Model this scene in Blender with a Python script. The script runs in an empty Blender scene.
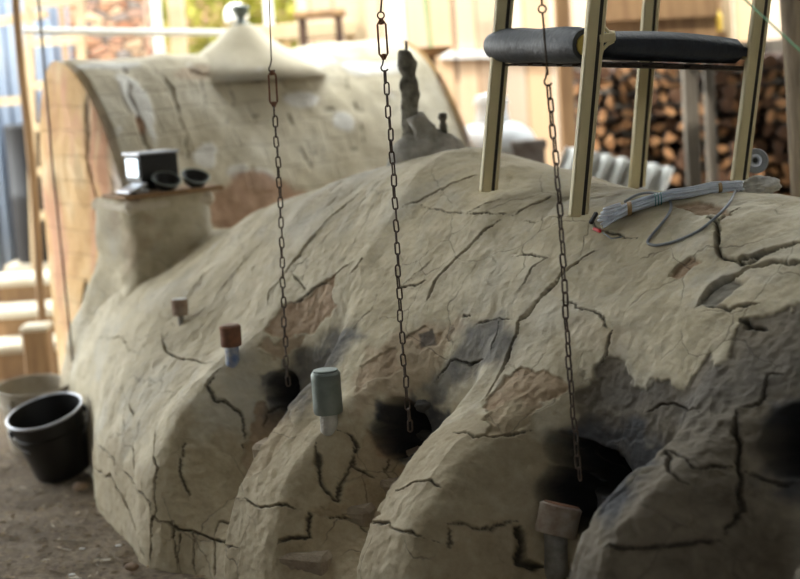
import bpy, math, random
import numpy as np
from mathutils import Vector, Matrix, kdtree, noise as mnoise
random.seed(7); rng = np.random.default_rng(5)
SC = bpy.context.scene
COL = SC.collection
PI = math.pi
# ---------------------------------------------------------------- camera
F = 1600.0
CAMLOC = Vector((0, 0, 1.5))
CAMROT = Matrix.Rotation(math.radians(90-8.1), 4, 'X') @ Matrix.Rotation(math.radians(-4.0), 4, 'Z')
cam_d = bpy.data.cameras.new('camera'); cam = bpy.data.objects.new('camera', cam_d); COL.objects.link(cam)
cam.matrix_world = Matrix.Translation(CAMLOC) @ CAMROT
cam_d.sensor_width = 36; cam_d.lens = F/800*36
cam_d.dof.use_dof = True; cam_d.dof.focus_distance = 4.25; cam_d.dof.aperture_fstop = 2.0
cam_d.clip_start = 0.05; cam_d.clip_end = 200
SC.camera = cam
# ---------------------------------------------------------------- light
w = bpy.data.worlds.new('sky'); SC.world = w; w.use_nodes = True
wb = w.node_tree.nodes['Background']; wb.inputs[0].default_value = (0.93, 0.965, 0.945, 1); wb.inputs[1].default_value = 6.2
sun_d = bpy.data.lights.new('sun', 'SUN'); sun = bpy.data.objects.new('sun', sun_d); COL.objects.link(sun)
sun_d.energy = 5.5; sun_d.angle = math.radians(1.0); sun_d.color = (1.0, 0.93, 0.8)
sun.rotation_euler = Vector((0.62, 0.34, -0.72)).to_track_quat('-Z', 'Y').to_euler()
SC.view_settings.view_transform = 'Standard'; SC.view_settings.look = 'None'
SC.view_settings.gamma = 1; SC.view_settings.use_curve_mapping = False
SC.view_settings.exposure = 0.25

# ---------------------------------------------------------------- helpers
def at(px, py, Y):
    d = CAMROT.to_3x3() @ Vector(((px-400)/F, -(py-289.5)/F, -1.0))
    return CAMLOC + d*(Y/d.y)
def atz(px, py, z):
    d = CAMROT.to_3x3() @ Vector(((px-400)/F, -(py-289.5)/F, -1.0))
    return CAMLOC + d*((z-CAMLOC.z)/d.z)
def tag(o, label=None, cat=None, group=None, kind=None):
    if label: o['label'] = label
    if cat: o['category'] = cat
    if group: o['group'] = group
    if kind: o['kind'] = kind
    return o
def empty(name, loc=(0, 0, 0), rot=(0, 0, 0)):
    o = bpy.data.objects.new(name, None); COL.objects.link(o); o.location = loc; o.rotation_euler = rot
    o.empty_display_size = 0.1
    return o
def copy_tree(o, parent=None):
    c = o.copy(); COL.objects.link(c); c.parent = parent
    for ch in [x for x in COL.objects if x.parent == o]: copy_tree(ch, c)
    return c
class MB:
    def __init__(s): s.v = []; s.f = []; s.m = []
    def add(s, vs, fs, mi=0):
        b = len(s.v); s.v += [tuple(p) for p in vs]; s.f += [tuple(i+b for i in f) for f in fs]; s.m += [mi]*len(fs); return s
    def box(s, c, d, M=None, mi=0, bev=0.0):
        x, y, z = d[0]/2, d[1]/2, d[2]/2
        M = M or Matrix()
        b = min(bev, x*.9, y*.9, z*.9)
        if b <= 0:
            vs = [(i*x, j*y, k*z) for i in (-1, 1) for j in (-1, 1) for k in (-1, 1)]
            fs = [(0,1,3,2),(4,6,7,5),(0,4,5,1),(2,3,7,6),(0,2,6,4),(1,5,7,3)]
        else:
            vs = []; 
            sg = (-1, 1)
            def idx(i, j, k, a): return (((i*2)+j)*2+k)*3+a
            for i in range(2):
                for j in range(2):
                    for k in range(2):
                        p = (sg[i]*x, sg[j]*y, sg[k]*z); q = (sg[i]*(x-b), sg[j]*(y-b), sg[k]*(z-b))
                        vs.append((p[0], q[1], q[2])); vs.append((q[0], p[1], q[2])); vs.append((q[0], q[1], p[2]))
            fs = []
            for i in range(2):
                r = [idx(i,0,0,0), idx(i,1,0,0), idx(i,1,1,0), idx(i,0,1,0)]; fs.append(r if i else r[::-1])
                r = [idx(0,i,0,1), idx(1,i,0,1), idx(1,i,1,1), idx(0,i,1,1)]; fs.append(r[::-1] if i else r)
                r = [idx(0,0,i,2), idx(1,0,i,2), idx(1,1,i,2), idx(0,1,i,2)]; fs.append(r if i else r[::-1])
            for i in range(2):
                for j in range(2):
                    o = (i+j) % 2 == 0
                    for r in ([idx(i,j,0,0), idx(i,j,0,1), idx(i,j,1,1), idx(i,j,1,0)],
                              [idx(i,0,j,0), idx(i,0,j,2), idx(i,1,j,2), idx(i,1,j,0)][::-1],
                              [idx(0,i,j,1), idx(0,i,j,2), idx(1,i,j,2), idx(1,i,j,1)]):
                        fs.append(r if o else r[::-1])
                    for k in range(2):
                        r = [idx(i,j,k,0), idx(i,j,k,1), idx(i,j,k,2)]
                        fs.append(r if (i+j+k) % 2 else r[::-1])
            fs = [tuple(f) for f in fs]
        c = Vector(c)
        return s.add([c + (M.to_3x3() @ Vector(v)) for v in vs], fs, mi)
    def bar(s, p, q, wx, wy, up=(0, 0, 1), mi=0, bev=0.0):
        p = Vector(p); q = Vector(q); z = (q-p).normalized(); u = Vector(up)
        if abs(z.dot(u)) > .98: u = Vector((0, 1, 0))
        x = u.cross(z).normalized(); y = z.cross(x)
        M = Matrix((x, y, z)).transposed()
        return s.box((p+q)/2, (wx, wy, (q-p).length), M, mi, bev)
    def tube(s, pts, r, n=8, caps=True, closed=False, mi=0):
        pts = [Vector(p) for p in pts]; m = len(pts)
        rs = r if isinstance(r, (list, tuple)) else [r]*m
        vs = []; fs = []; prev = None
        for i, p in enumerate(pts):
            if closed: t = (pts[(i+1) % m]-pts[i-1])
            else: t = pts[min(i+1, m-1)]-pts[max(i-1, 0)]
            t.normalize()
            if prev is None:
                u = Vector((0, 0, 1)) if abs(t.z) < .9 else Vector((1, 0, 0))
                x = u.cross(t).normalized()
            else:
                x = (prev - t*prev.dot(t)).normalized()
            prev = x; y = t.cross(x)
            for k in range(n):
                a = 2*PI*k/n; vs.append(p + (x*math.cos(a)+y*math.sin(a))*rs[i])
        for i in range(m if closed else m-1):
            for k in range(n):
                a = i*n+k; b = i*n+(k+1) % n; c = ((i+1) % m)*n+(k+1) % n; d = ((i+1) % m)*n+k
                fs.append((a, b, c, d))
        if caps and not closed:
            fs.append(tuple(range(n))[::-1]); fs.append(tuple(range((m-1)*n, m*n)))
        return s.add(vs, fs, mi)
    def lathe(s, prof, n=28, M=None, mi=0, capb=True, capt=True, jit=0.0):
        M = M or Matrix(); vs = []; fs = []
        for (r, z) in prof:
            for k in range(n):
                a = 2*PI*k/n; rr = r
                if jit: rr = r*(1+jit*mnoise.noise(Vector((math.cos(a)*1.7, math.sin(a)*1.7, z*9))))
                vs.append(M @ Vector((rr*math.cos(a), rr*math.sin(a), z)))
        for i in range(len(prof)-1):
            for k in range(n):
                fs.append((i*n+k, i*n+(k+1) % n, (i+1)*n+(k+1) % n, (i+1)*n+k))
        if capb: fs.append(tuple(range(n))[::-1])
        if capt: fs.append(tuple(range((len(prof)-1)*n, len(prof)*n)))
        return s.add(vs, fs, mi)
    def build(s, name, mats, parent=None, smooth=False, loc=None, sub=0):
        me = bpy.data.meshes.new(name); me.from_pydata(s.v, [], s.f)
        if not isinstance(mats, (list, tuple)): mats = [mats]
        for m in mats: me.materials.append(m)
        me.polygons.foreach_set('material_index', s.m)
        if smooth:
            me.polygons.foreach_set('use_smooth', [True]*len(me.polygons))
        me.update()
        o = bpy.data.objects.new(name, me); COL.objects.link(o)
        if smooth == 'auto':
            md = o.modifiers.new('es', 'EDGE_SPLIT'); md.split_angle = math.radians(38)
        if sub:
            md = o.modifiers.new('sub', 'SUBSURF'); md.levels = sub; md.render_levels = sub
        if parent: o.parent = parent
        if loc is not None: o.location = loc
        return o
# value noise, vectorised
def _h(i, j, k):
    n = (i*73856093) ^ (j*19349663) ^ (k*83492791)
    n = (n ^ (n >> 13))*1274126177 & 0x7fffffff
    n = (n ^ (n >> 16)) & 0x7fffffff
    return (n & 0xffff)/32767.5-1
def vnoise(P, f, seed=0):
    Q = P*f+seed*17.31; I = np.floor(Q).astype(np.int64); R = Q-I; R = R*R*(3-2*R); out = 0
    for a in (0, 1):
        for b in (0, 1):
            for c in (0, 1):
                wt = (R[..., 0] if a else 1-R[..., 0])*(R[..., 1] if b else 1-R[..., 1])*(R[..., 2] if c else 1-R[..., 2])
                out = out+wt*_h(I[..., 0]+a, I[..., 1]+b, I[..., 2]+c)
    return out
def fbm(P, f, o=4, seed=0, g=.5):
    r = 0; am = 1
    for i in range(o): r = r+am*vnoise(P, f*2.03**i, seed+i); am *= g
    return r
def sstep(a, b, x): t = np.clip((x-a)/(b-a), 0, 1); return t*t*(3-2*t)

# ---------------------------------------------------------------- materials
class NT:
    def __init__(s, name):
        s.m = bpy.data.materials.new(name); s.m.use_nodes = True; s.t = s.m.node_tree; s.b = s.t.nodes['Principled BSDF']
        s.tc = s.t.nodes.new('ShaderNodeTexCoord')
    def n(s, ty, **kw):
        nd = s.t.nodes.new(ty)
        for k, v in kw.items():
            if k.startswith('i_'):
                nd.inputs[k[2:].replace('_', ' ')].default_value = v
            else: setattr(nd, k, v)
        return nd
    def l(s, a, b): s.t.links.new(a, b)
    def noise(s, sc, det=5, ro=.6, dist=0, vec=None, stretch=None):
        nd = s.n('ShaderNodeTexNoise', i_Scale=sc, i_Detail=det, i_Roughness=ro, i_Distortion=dist)
        v = vec or s.tc.outputs['Object']
        if stretch:
            mp = s.n('ShaderNodeMapping'); mp.inputs['Scale'].default_value = stretch; s.l(v, mp.inputs[0]); v = mp.outputs[0]
        s.l(v, nd.inputs['Vector']); return nd.outputs['Fac']
    def ramp(s, fac, stops, interp='LINEAR'):
        r = s.n('ShaderNodeValToRGB'); r.color_ramp.interpolation = interp; e = r.color_ramp.elements
        while len(e) < len(stops): e.new(.5)
        for i, (p, c) in enumerate(stops):
            e[i].position = p; e[i].color = (*c, 1) if len(c) == 3 else c
        s.l(fac, r.inputs[0]); return r.outputs[0]
    def mix(s, f, a, b, blend='MIX'):
        m = s.n('ShaderNodeMix', data_type='RGBA', blend_type=blend)
        for so, v in ((m.inputs[0], f), (m.inputs[6], a), (m.inputs[7], b)):
            if isinstance(v, (int, float)): so.default_value = v
            elif isinstance(v, tuple): so.default_value = (*v, 1)
            else: s.l(v, so)
        return m.outputs[2]
    def math(s, op, a, b=0.0, c=None):
        m = s.n('ShaderNodeMath', operation=op)
        for i, v in enumerate((a, b)):
            if isinstance(v, (int, float)): m.inputs[i].default_value = v
            else: s.l(v, m.inputs[i])
        if c is not None: m.inputs[2].default_value = c
        return m.outputs[0]
    def attr(s, nm): return s.n('ShaderNodeAttribute', attribute_name=nm).outputs['Fac']
    def bump(s, h, st=.4, d=.01):
        b = s.n('ShaderNodeBump'); b.inputs['Strength'].default_value = st; b.inputs['Distance'].default_value = d
        s.l(h, b.inputs['Height']); s.l(b.outputs[0], s.b.inputs['Normal'])
def mat(name, c, rough=.6, metal=0.0, var=.25, sc=8, bump=.2, c2=None, stretch=None, bd=.004, coat=0, trans=0):
    t = NT(name)
    c2 = c2 or tuple(x*(1-var) for x in c)
    n1 = t.noise(sc, stretch=stretch); 
    t.l(t.ramp(n1, [(.3, c2), (.7, c)]), t.b.inputs['Base Color'])
    t.b.inputs['Roughness'].default_value = rough; t.b.inputs['Metallic'].default_value = metal
    t.b.inputs['Coat Weight'].default_value = coat
    if trans: t.b.inputs['Transmission Weight'].default_value = trans
    if bump: t.bump(t.noise(sc*5, stretch=stretch), bump, bd)
    return t.m

def clay_mat():
    t = NT('kiln_clay')
    big = t.noise(2.2, 4, .6); mid = t.noise(9, 6, .65, .3); fine = t.noise(60, 5, .7)
    base = t.ramp(big, [(.25, (.37, .315, .20)), (.5, (.52, .46, .33)), (.75, (.63, .585, .465))])
    base = t.mix(t.ramp(mid, [(.42, (0,0,0)), (.62, (1,1,1))]), base, (.40, .345, .235))
    base = t.mix(t.math('MULTIPLY', t.ramp(fine, [(.5, (0,0,0)), (.75, (1,1,1))]), .35), base, (.50, .48, .42))
    streak = t.noise(5, 5, .6, .4, stretch=(1, 1, 5))
    base = t.mix(t.math('MULTIPLY', t.ramp(streak, [(.5, (0,0,0)), (.72, (1,1,1))]), .4), base, (.34, .30, .235))
    gr = t.ramp(t.noise(3.3, 4, .6, .6), [(.52, (0,0,0)), (.68, (1,1,1))])
    base = t.mix(t.math('MULTIPLY', gr, .5), base, (.42, .41, .37))
    clay = t.ramp(t.noise(14, 5, .7), [(.3, (.22, .145, .085)), (.55, (.37, .265, .175)), (.8, (.48, .39, .29))])
    base = t.mix(t.attr('clay'), base, clay)
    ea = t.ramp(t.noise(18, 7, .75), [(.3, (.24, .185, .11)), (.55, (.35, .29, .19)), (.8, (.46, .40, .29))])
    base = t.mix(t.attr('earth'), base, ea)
    old_shade = t.ramp(t.noise(7, 6, .7, .4), [(.28, (.09, .076, .058)), (.5, (.15, .127, .096)), (.75, (.23, .195, .145))])  # older dark layer, its tone lowered further to stand in for shade
    base = t.mix(t.attr('old_shade'), base, old_shade)
    sn = t.noise(11, 6, .7, .5)
    soot = t.math('MULTIPLY', t.attr('soot'), t.math('ADD', t.math('MULTIPLY', sn, 1.0), .55))
    t.t.nodes[-1]
    sc = t.n('ShaderNodeClamp'); t.l(soot, sc.inputs[0])
    base = t.mix(sc.outputs[0], base, (.055, .056, .062))
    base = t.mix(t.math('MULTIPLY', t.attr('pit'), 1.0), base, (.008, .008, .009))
    base = t.mix(t.math('MULTIPLY', t.attr('crack'), .85), base, (.02, .017, .014))
    t.l(base, t.b.inputs['Base Color'])
    vo_ = t.n('ShaderNodeTexVoronoi', i_Scale=4.2, feature='DISTANCE_TO_EDGE')
    wn = t.n('ShaderNodeTexNoise', i_Scale=5.0, i_Detail=5.0); wv_ = t.n('ShaderNodeVectorMath', operation='SCALE'); wv_.inputs['Scale'].default_value = .16
    t.l(t.tc.outputs['Object'], wn.inputs['Vector']); t.l(wn.outputs['Color'], wv_.inputs[0]); wa = t.n('ShaderNodeVectorMath', operation='ADD')
    t.l(t.tc.outputs['Object'], wa.inputs[0]); t.l(wv_.outputs[0], wa.inputs[1]); t.l(wa.outputs[0], vo_.inputs['Vector'])
    fine_c = t.math('MULTIPLY', t.ramp(vo_.outputs['Distance'], [(.0, (1,1,1)), (.012, (0,0,0))]), t.ramp(t.noise(2.7, 3, .5), [(.47, (0,0,0)), (.56, (1,1,1))]))
    base = t.mix(t.math('MULTIPLY', fine_c, .5), base, (.09, .075, .06)); t.l(base, t.b.inputs['Base Color'])
    t.b.inputs['Roughness'].default_value = .78
    t.b.inputs['Specular IOR Level'].default_value = .3
    h = t.math('ADD', t.math('MULTIPLY', t.noise(35, 8, .7), 1.0), t.math('MULTIPLY', t.noise(8, 5, .6, .5), 2.0)); h = t.math('ADD', h, t.math('MULTIPLY', fine_c, -1.2))
    t.bump(h, .32, .008)
    return t.m
M = {}
M['clay'] = clay_mat()

# ---------------------------------------------------------------- kiln coordinates
H1 = np.array((-.35, 4.85)); AX = np.array((.57, -.82)); AX = AX/np.linalg.norm(AX); IN = np.array((-AX[1], AX[0]))  # inward
def st(s, t, z): p = H1+AX*s+IN*t; return Vector((p[0], p[1], z))
ground_z = lambda x, y: 0.0
# ---------------------------------------------------------------- domed kiln shell
HOLES = [0.0, .69, 1.38, 2.03]
def crv(pts, n, dens=None):      # smooth polyline resample (Catmull-Rom)
    P = np.array(pts, float); Q = []
    for i in range(len(P)-1):
        p0 = P[max(i-1, 0)]; p1 = P[i]; p2 = P[i+1]; p3 = P[min(i+2, len(P)-1)]
        for tt in np.linspace(0, 1, 20, endpoint=False):
            Q.append(.5*((2*p1)+(-p0+p2)*tt+(2*p0-5*p1+4*p2-p3)*tt**2+(-p0+3*p1-3*p2+p3)*tt**3))
    Q.append(P[-1]); return np.array(Q)
#         key parameter k, then t, z
LOBE = [(0, -.40, -.12), (1, -.395, .08), (2, -.355, .25), (3, -.26, .39), (4, -.135, .50), (5, -.015, .585), (6, .085, .69), (7, .20, .83), (8, .34, .98), (9, .50, 1.105), (10, .72, 1.14), (11, 1.0, 1.05), (12, 1.35, .86), (13, 1.55, .5), (14, 1.62, -.1)]
RECS = [(0, -.36, -.12), (1, -.32, .06), (2, -.24, .15), (3, -.09, .21), (4, .025, .31), (5, .09, .46), (6, .13, .65), (7, .205, .83), (8, .34, .98), (9, .50, 1.105), (10, .72, 1.14), (11, 1.0, 1.05), (12, 1.35, .86), (13, 1.55, .5), (14, 1.62, -.1)]
cl, cr = crv(LOBE, 0), crv(RECS, 0)
kk = np.concatenate([np.linspace(0, 9.8, 620), np.linspace(9.85, 14, 60)])
lt, lz = np.interp(kk, cl[:, 0], cl[:, 1]), np.interp(kk, cl[:, 0], cl[:, 2])
rt, rz = np.interp(kk, cr[:, 0], cr[:, 1]), np.interp(kk, cr[:, 0], cr[:, 2])
ss = np.concatenate([np.linspace(-1.95, -.8, 220), np.linspace(-.797, 1.95, 800), np.linspace(1.96, 2.6, 60)])
S, K = np.meshgrid(ss, kk, indexing='ij')
W = np.zeros_like(ss)            # recess weight
for h in HOLES:
    d = (ss-h); W = np.maximum(W, np.where(d < 0, 1-sstep(.05, .30, -d), 1-sstep(*((.15, .27) if h == 1.38 else (.07, .19)), d)))
W = W*sstep(-.9, -.3, ss)
W2 = W[:, None]
T = lt[None]*(1-W2)+rt[None]*W2; Z = lz[None]*(1-W2)+rz[None]*W2
# lobe humps a little different from each other
amp = np.interp(ss, [-1.9, -.9, -.34, .0, .35, .69, 1.04, 1.38, 1.75, 2.6], [0, .0, .03, 0, .0, 0, .05, 0, .07, .07])[:, None]
T = T-amp*np.exp(-((K-3.6)/1.6)**2); Z = Z+amp*1.0*np.exp(-((K-4.2)/1.6)**2)
# ridge height along the length, taper to the rear chamber
top = np.interp(ss, [-1.95, -1.5, -1.0, -.5, .1, .7, 1.0, 1.3, 2.1, 2.45, 2.6], [.84, .87, 1.01, 1.11, 1.21, 1.085, 1.088, 1.08, 1.03, .9, .6])
gz = np.clip((Z-.45)/(1.14-.45), 0, 1)
Z = np.where(Z > .45, .45+(Z-.45)*((top[:, None]-.45)/(1.14-.45)), Z)
tc_ = crv([(-1.95, .46), (-1.44, .34), (-1.0, .16), (-.5, .045), (0, .0), (2.6, .0)], 0); t0 = np.interp(ss, tc_[:, 0], tc_[:, 1])
left = np.clip((.7-T)/1.1, 0, 1)
T = T+t0[:, None]*left
# the tail is fuller and steeper than the lobed side
tail = sstep(-.45, -1.25, ss)[:, None]
Z = Z+tail*.13*np.exp(-((K-5.2)/2.0)**2)
T = T-tail*.02*np.exp(-((K-4)/2.0)**2)
eb = np.clip((ss-2.45)/.15, 0, 1)[:, None]**2; T = T*(1-eb)+.6*eb; Z = Z*(1-eb)+.25*eb
P = np.stack([H1[0]+AX[0]*S+IN[0]*T, H1[1]+AX[1]*S+IN[1]*T, Z], -1)
def gnorm(P):
    a = np.gradient(P, axis=0); b = np.gradient(P, axis=1); n = np.cross(a, b); n /= np.linalg.norm(n, axis=-1, keepdims=True)+1e-9
    return n
N = gnorm(P)
if (N[700, 450]@(np.array([0, 0, 1.0]))) < 0: N = -N; FLIP = True
else: FLIP = False
P = P+N*(fbm(P, 2.3, 3, 3)*.014+fbm(P, 9, 3, 9)*.005)[..., None]
# arc-length coordinate across
dl = np.linalg.norm(np.diff(P[600], axis=0), axis=1); U = np.concatenate([[0], np.cumsum(dl)])
Rm = np.array(CAMROT.to_3x3())
def proj(P):
    q = (P-np.array(CAMLOC))@Rm; return 400+F*q[..., 0]/-q[..., 2], 289.5-F*q[..., 1]/-q[..., 2], -q[..., 2]
PX, PY, PD = proj(P)
face = (PX > -80) & (PX < 880) & (PY < 680) & (((np.array(CAMLOC)-P)*N).sum(-1) > 0)
face[1::2] = False; face[:, 1::2] = False
PXs, PYs, PDs = PX[face], PY[face], PD[face]; IDX = np.argwhere(face)
def pick(px, py):                 # photo position -> place on the shell
    d = (PXs-px)**2+(PYs-py)**2
    c = d+((PDs-PDs[d < max(16, d.min()+9)].min())*40)**2
    return IDX[np.argmin(c)]
def su(px, py):
    i, j = pick(px, py); return ss[i], U[j]
CR = [  # (width m, depth m, photo polyline)
 (.005,.010,[(400,207),(417,203),(452,184),(483,174)]),(.003,.006,[(421,205),(466,214),(514,216)]),(.004,.006,[(466,214),(500,198)]),
 (.006,.014,[(498,219),(480,236),(462,253),(434,283),(424,302)]),(.005,.010,[(514,215),(521,209),(545,200),(552,195)]),(.003,.006,[(521,221),(552,216),(586,217)]),
 (.007,.018,[(593,251),(576,262),(561,276),(538,300),(519,324),(510,350),(501,374),(481,401)]),(.010,.02,[(561,276),(538,300),(519,324)]),
 (.004,.008,[(512,255),(529,254),(547,260),(533,269),(517,292)]),(.004,.008,[(474,323),(500,319),(514,321)]),(.004,.008,[(500,319),(491,350)]),
 (.005,.008,[(400,288),(428,281)]),(.006,.008,[(460,314),(471,314)]),(.003,.006,[(430,262),(412,275),(395,292)]),
 (.008,.018,[(712,212),(717,226),(721,257),(733,260),(755,255),(780,245),(815,238)]),
 (.010,.025,[(697,302),(710,288),(731,278),(752,266),(815,260)]),(.010,.02,[(733,262),(745,262),(780,248)]),
 (.007,.014,[(700,304),(731,309),(762,298)]),(.010,.012,[(742,316),(748,328),(766,330)]),(.006,.01,[(715,222),(728,214),(738,208)]),
 (.006,.013,[(361,191),(332,214),(310,241),(283,275),(268,294),(264,313)]),(.009,.015,[(318,231),(300,254),(286,271)]),
 (.004,.008,[(264,239),(241,264),(220,290),(215,298)]),(.005,.009,[(351,262),(329,279),(313,290),(291,303)]),(.005,.009,[(294,271),(306,290)]),(.005,.008,[(363,258),(351,273)]),
 (.005,.010,[(161,332),(165,351),(188,359),(218,362)]),(.006,.012,[(224,364),(206,386),(216,399),(240,413),(245,437),(243,449)]),(.005,.009,[(207,269),(192,290)]),
 (.007,.014,[(315,441),(316,460),(319,481),(331,496),(338,500),(342,481),(354,469),(356,445),(350,436),(336,430)]),
 (.005,.009,[(243,498),(271,508),(299,508)]),(.006,.012,[(354,445),(358,469),(378,475)]),(.007,.014,[(279,544),(307,536),(313,508)]),
 (.005,.010,[(436,380),(451,362),(483,358)]),(.005,.010,[(451,433),(491,439),(530,431)]),
 (.006,.012,[(447,524),(483,528),(519,522)]),(.013,.03,[(519,522),(522,540),(519,563),(542,566)]),(.005,.01,[(448,526),(450,552)]),
 (.006,.012,[(667,443),(665,465),(683,480),(695,484)]),(.005,.01,[(667,445),(695,467),(736,465)]),(.008,.015,[(738,409),(738,469),(740,508),(728,540)]),
 (.006,.012,[(600,548),(640,546),(679,544),(728,542)]),(.006,.01,[(738,409),(762,401),(766,374),(785,370)]),(.005,.01,[(740,470),(770,478),(800,482)]),
 (.005,.010,[(157,417),(156,470),(155,511),(151,579)]),(.004,.008,[(93,339),(121,337),(130,351),(138,353)]),(.004,.008,[(128,402),(134,415)]),(.005,.009,[(132,440),(134,480)]),
 (.006,.012,[(85,458),(110,477),(132,523),(147,564)]),(.004,.009,[(95,440),(100,462)]),(.004,.009,[(112,452),(116,478)]),(.004,.01,[(172,520),(176,560)]),(.004,.01,[(190,530),(196,579)]),
 (.006,.012,[(152,516),(180,528),(215,540),(240,548)]),(.005,.01,[(180,528),(178,556),(182,579)]),(.005,.01,[(120,470),(150,500),(152,516)]),(.005,.01,[(215,540),(214,579)]),(.005,.009,[(90,430),(108,452),(120,470)]),(.005,.01,[(240,500),(222,520),(215,540)]),(.005,.009,[(186,440),(180,470),(190,500)]),(.005,.009,[(360,540),(400,530),(440,545)]),(.005,.009,[(395,490),(420,480),(447,490)]),
 (.004,.007,[(560,300),(600,312),(612,330)]),(.005,.008,[(612,330),(606,352),(598,366)]),(.004,.008,[(640,410),(668,400),(700,410)]),
 (.003,.006,[(345,176),(330,188),(318,196)]),(.003,.006,[(250,215),(236,240)]),(.004,.007,[(590,214),(600,232),(640,240)]),(.003,.006,[(380,290),(370,310),(350,330)]),
 (.005,.01,[(290,395),(268,412),(262,430)]),(.004,.01,[(395,440),(385,470),(390,500)]),(.004,.01,[(320,520),(345,516),(372,522)]),
]
samp = []; meta = []
for (cw, cd, pl) in CR:
    pts = []
    for (px, py) in pl:
        i, j = pick(px, py); pts.append(P[i, j])
    L = 0; tot = sum(np.linalg.norm(pts[i+1]-pts[i]) for i in range(len(pts)-1))
    ij = [pick(px, py) for (px, py) in pl]
    for a, b, ia, ib in zip(pts[:-1], pts[1:], ij[:-1], ij[1:]):
        d = np.linalg.norm(b-a); n = max(2, int(d/.003))
        for q in np.linspace(0, 1, n):
            f = (L+d*q)/tot; tp = min(1, 5*f+.25, 5*(1-f)+.25); m_ = ia+(ib-ia)*q
            samp.append(P[int(round(m_[0])), int(round(m_[1]))]); meta.append((cw*tp, cd*tp))
        L += d
kd = kdtree.KDTree(len(samp))
for i, p in enumerate(samp): kd.insert(p, i)
kd.balance()
meta = np.array(meta)
J_ = np.stack([fbm(P, 22, 4, 21), fbm(P, 22, 4, 31), fbm(P, 22, 4, 41)], -1)*.0085
Pj = P+J_-N*(J_*N).sum(-1)[..., None]
flat = Pj.reshape(-1, 3); dist = np.full(len(flat), 9.0); mi_ = np.zeros(len(flat), int)
msk = (K.reshape(-1) < 10.5) & ((PX > -60) & (PX < 860) & (PY < 640)).reshape(-1)
near = np.zeros(S.shape, bool); mg = msk.reshape(S.shape)
for i in range(0, S.shape[0], 6):
    row_ = Pj[i, ::6].tolist()
    for jj, p in enumerate(row_):
        j = jj*6
        if mg[i, j] and kd.find(p)[2] < .034: near[max(0, i-3):i+4, max(0, j-3):j+4] = True
near &= mg
sel = np.nonzero(near.reshape(-1))[0]; fl = flat[sel].tolist(); print('crack verts', len(sel))
for i, p in zip(sel, fl):
    co, ix, d = kd.find(p); dist[i] = d; mi_[i] = ix
cwid = meta[mi_, 0]*.85; cdep = meta[mi_, 1]
cwid = cwid*(1+.35*vnoise(flat, 30, 5))
cm = 1-sstep(.25, 1.0, dist/np.maximum(cwid, 1e-4)/1.15)
crack = cm.reshape(S.shape); cdepth = (cm*cdep*1.3).reshape(S.shape)
lip = (np.exp(-(dist/np.maximum(cwid, 1e-4)/2.6)**2)*.002).reshape(S.shape)
# patches, given as outlines on the shell
Us = U[None, :]+0*S; S_all = S
def sdist(poly, j=.03, fr=14, seed=1):
    q = np.array([su(*p) for p in poly]); out = np.full(S_all.shape, -9.0); mg = .12
    i0, i1 = np.searchsorted(ss, [q[:, 0].min()-mg, q[:, 0].max()+mg]); j0, j1 = np.searchsorted(U, [q[:, 1].min()-mg, q[:, 1].max()+mg])
    sl = (slice(i0, i1), slice(j0, j1)); P_ = P[sl]; S = S_all[sl]
    X = S+fbm(P_, fr, 4, seed)*j; Y = Us[sl]+fbm(P_, fr, 4, seed+50)*j
    dm = np.full(S.shape, 1e9); ins = np.zeros(S.shape, bool)
    for a, b in zip(q, np.roll(q, -1, 0)):
        e = b-a; L2 = e@e+1e-12; t = np.clip(((X-a[0])*e[0]+(Y-a[1])*e[1])/L2, 0, 1)
        dm = np.minimum(dm, (X-a[0]-t*e[0])**2+(Y-a[1]-t*e[1])**2)
        c = ((a[1] > Y) != (b[1] > Y)) & (X < (b[0]-a[0])*(Y-a[1])/(b[1]-a[1]+1e-12)+a[0]); ins ^= c
    dm = np.sqrt(dm); out[sl] = np.where(ins, dm, -dm); return out
A = {k: np.zeros(S.shape) for k in ('clay', 'old_shade', 'soot', 'pit', 'earth')}
depth = np.zeros(S.shape)
def patch(kind, poly, dep=.006, edge=.004, val=1.0, j=.03, fr=14, seed=1):
    global depth
    d = sdist(poly, j, fr, seed); m = sstep(-edge, edge, d)
    A[kind] = np.maximum(A[kind], m*val); depth = np.maximum(depth, m*dep)
patch('clay', [(286,304),(313,290),(334,279),(336,302),(322,322),(300,330),(270,336),(262,330)], seed=2)
patch('clay', [(255,350),(275,338),(300,330),(298,345),(270,352)], .004, seed=3, val=.7)
patch('clay', [(345,400),(362,350),(392,332),(436,318),(466,326),(448,356),(415,385),(382,402),(362,418)], .0, .02, val=.55, seed=4)
patch('clay', [(352,396),(362,362),(392,350),(400,372),(372,380)], .006, seed=24, val=.8, j=.02)
patch('clay', [(404,340),(430,326),(446,330),(440,346),(418,356)], .005, seed=25, val=.8, j=.02)
patch('clay', [(483,404),(508,374),(538,368),(556,386),(540,404),(515,430),(494,426)], seed=5)
patch('clay', [(667,275),(681,277),(704,258),(692,254),(680,262)], .01, seed=6, j=.012)
patch('clay', [(676,204),(700,200),(730,206),(730,216),(700,214)], .008, seed=7, j=.012)
patch('clay', [(370,432),(400,440),(398,470),(376,520),(340,520),(318,512),(340,498),(356,470)], .008, seed=8)
patch('clay', [(250,420),(285,400),(292,420),(262,470),(240,490),(238,455)], .006, seed=9, val=.8)
patch('clay', [(560,300),(600,318),(640,330),(620,350),(590,345)], .0, .03, val=.25, seed=10)
patch('clay', [(300,540),(350,530),(352,579),(290,579)], .004, .02, val=.6, seed=11)
patch('clay', [(446,528),(520,525),(540,570),(500,590),(440,590)], .003, .02, val=.55, seed=12)
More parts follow.
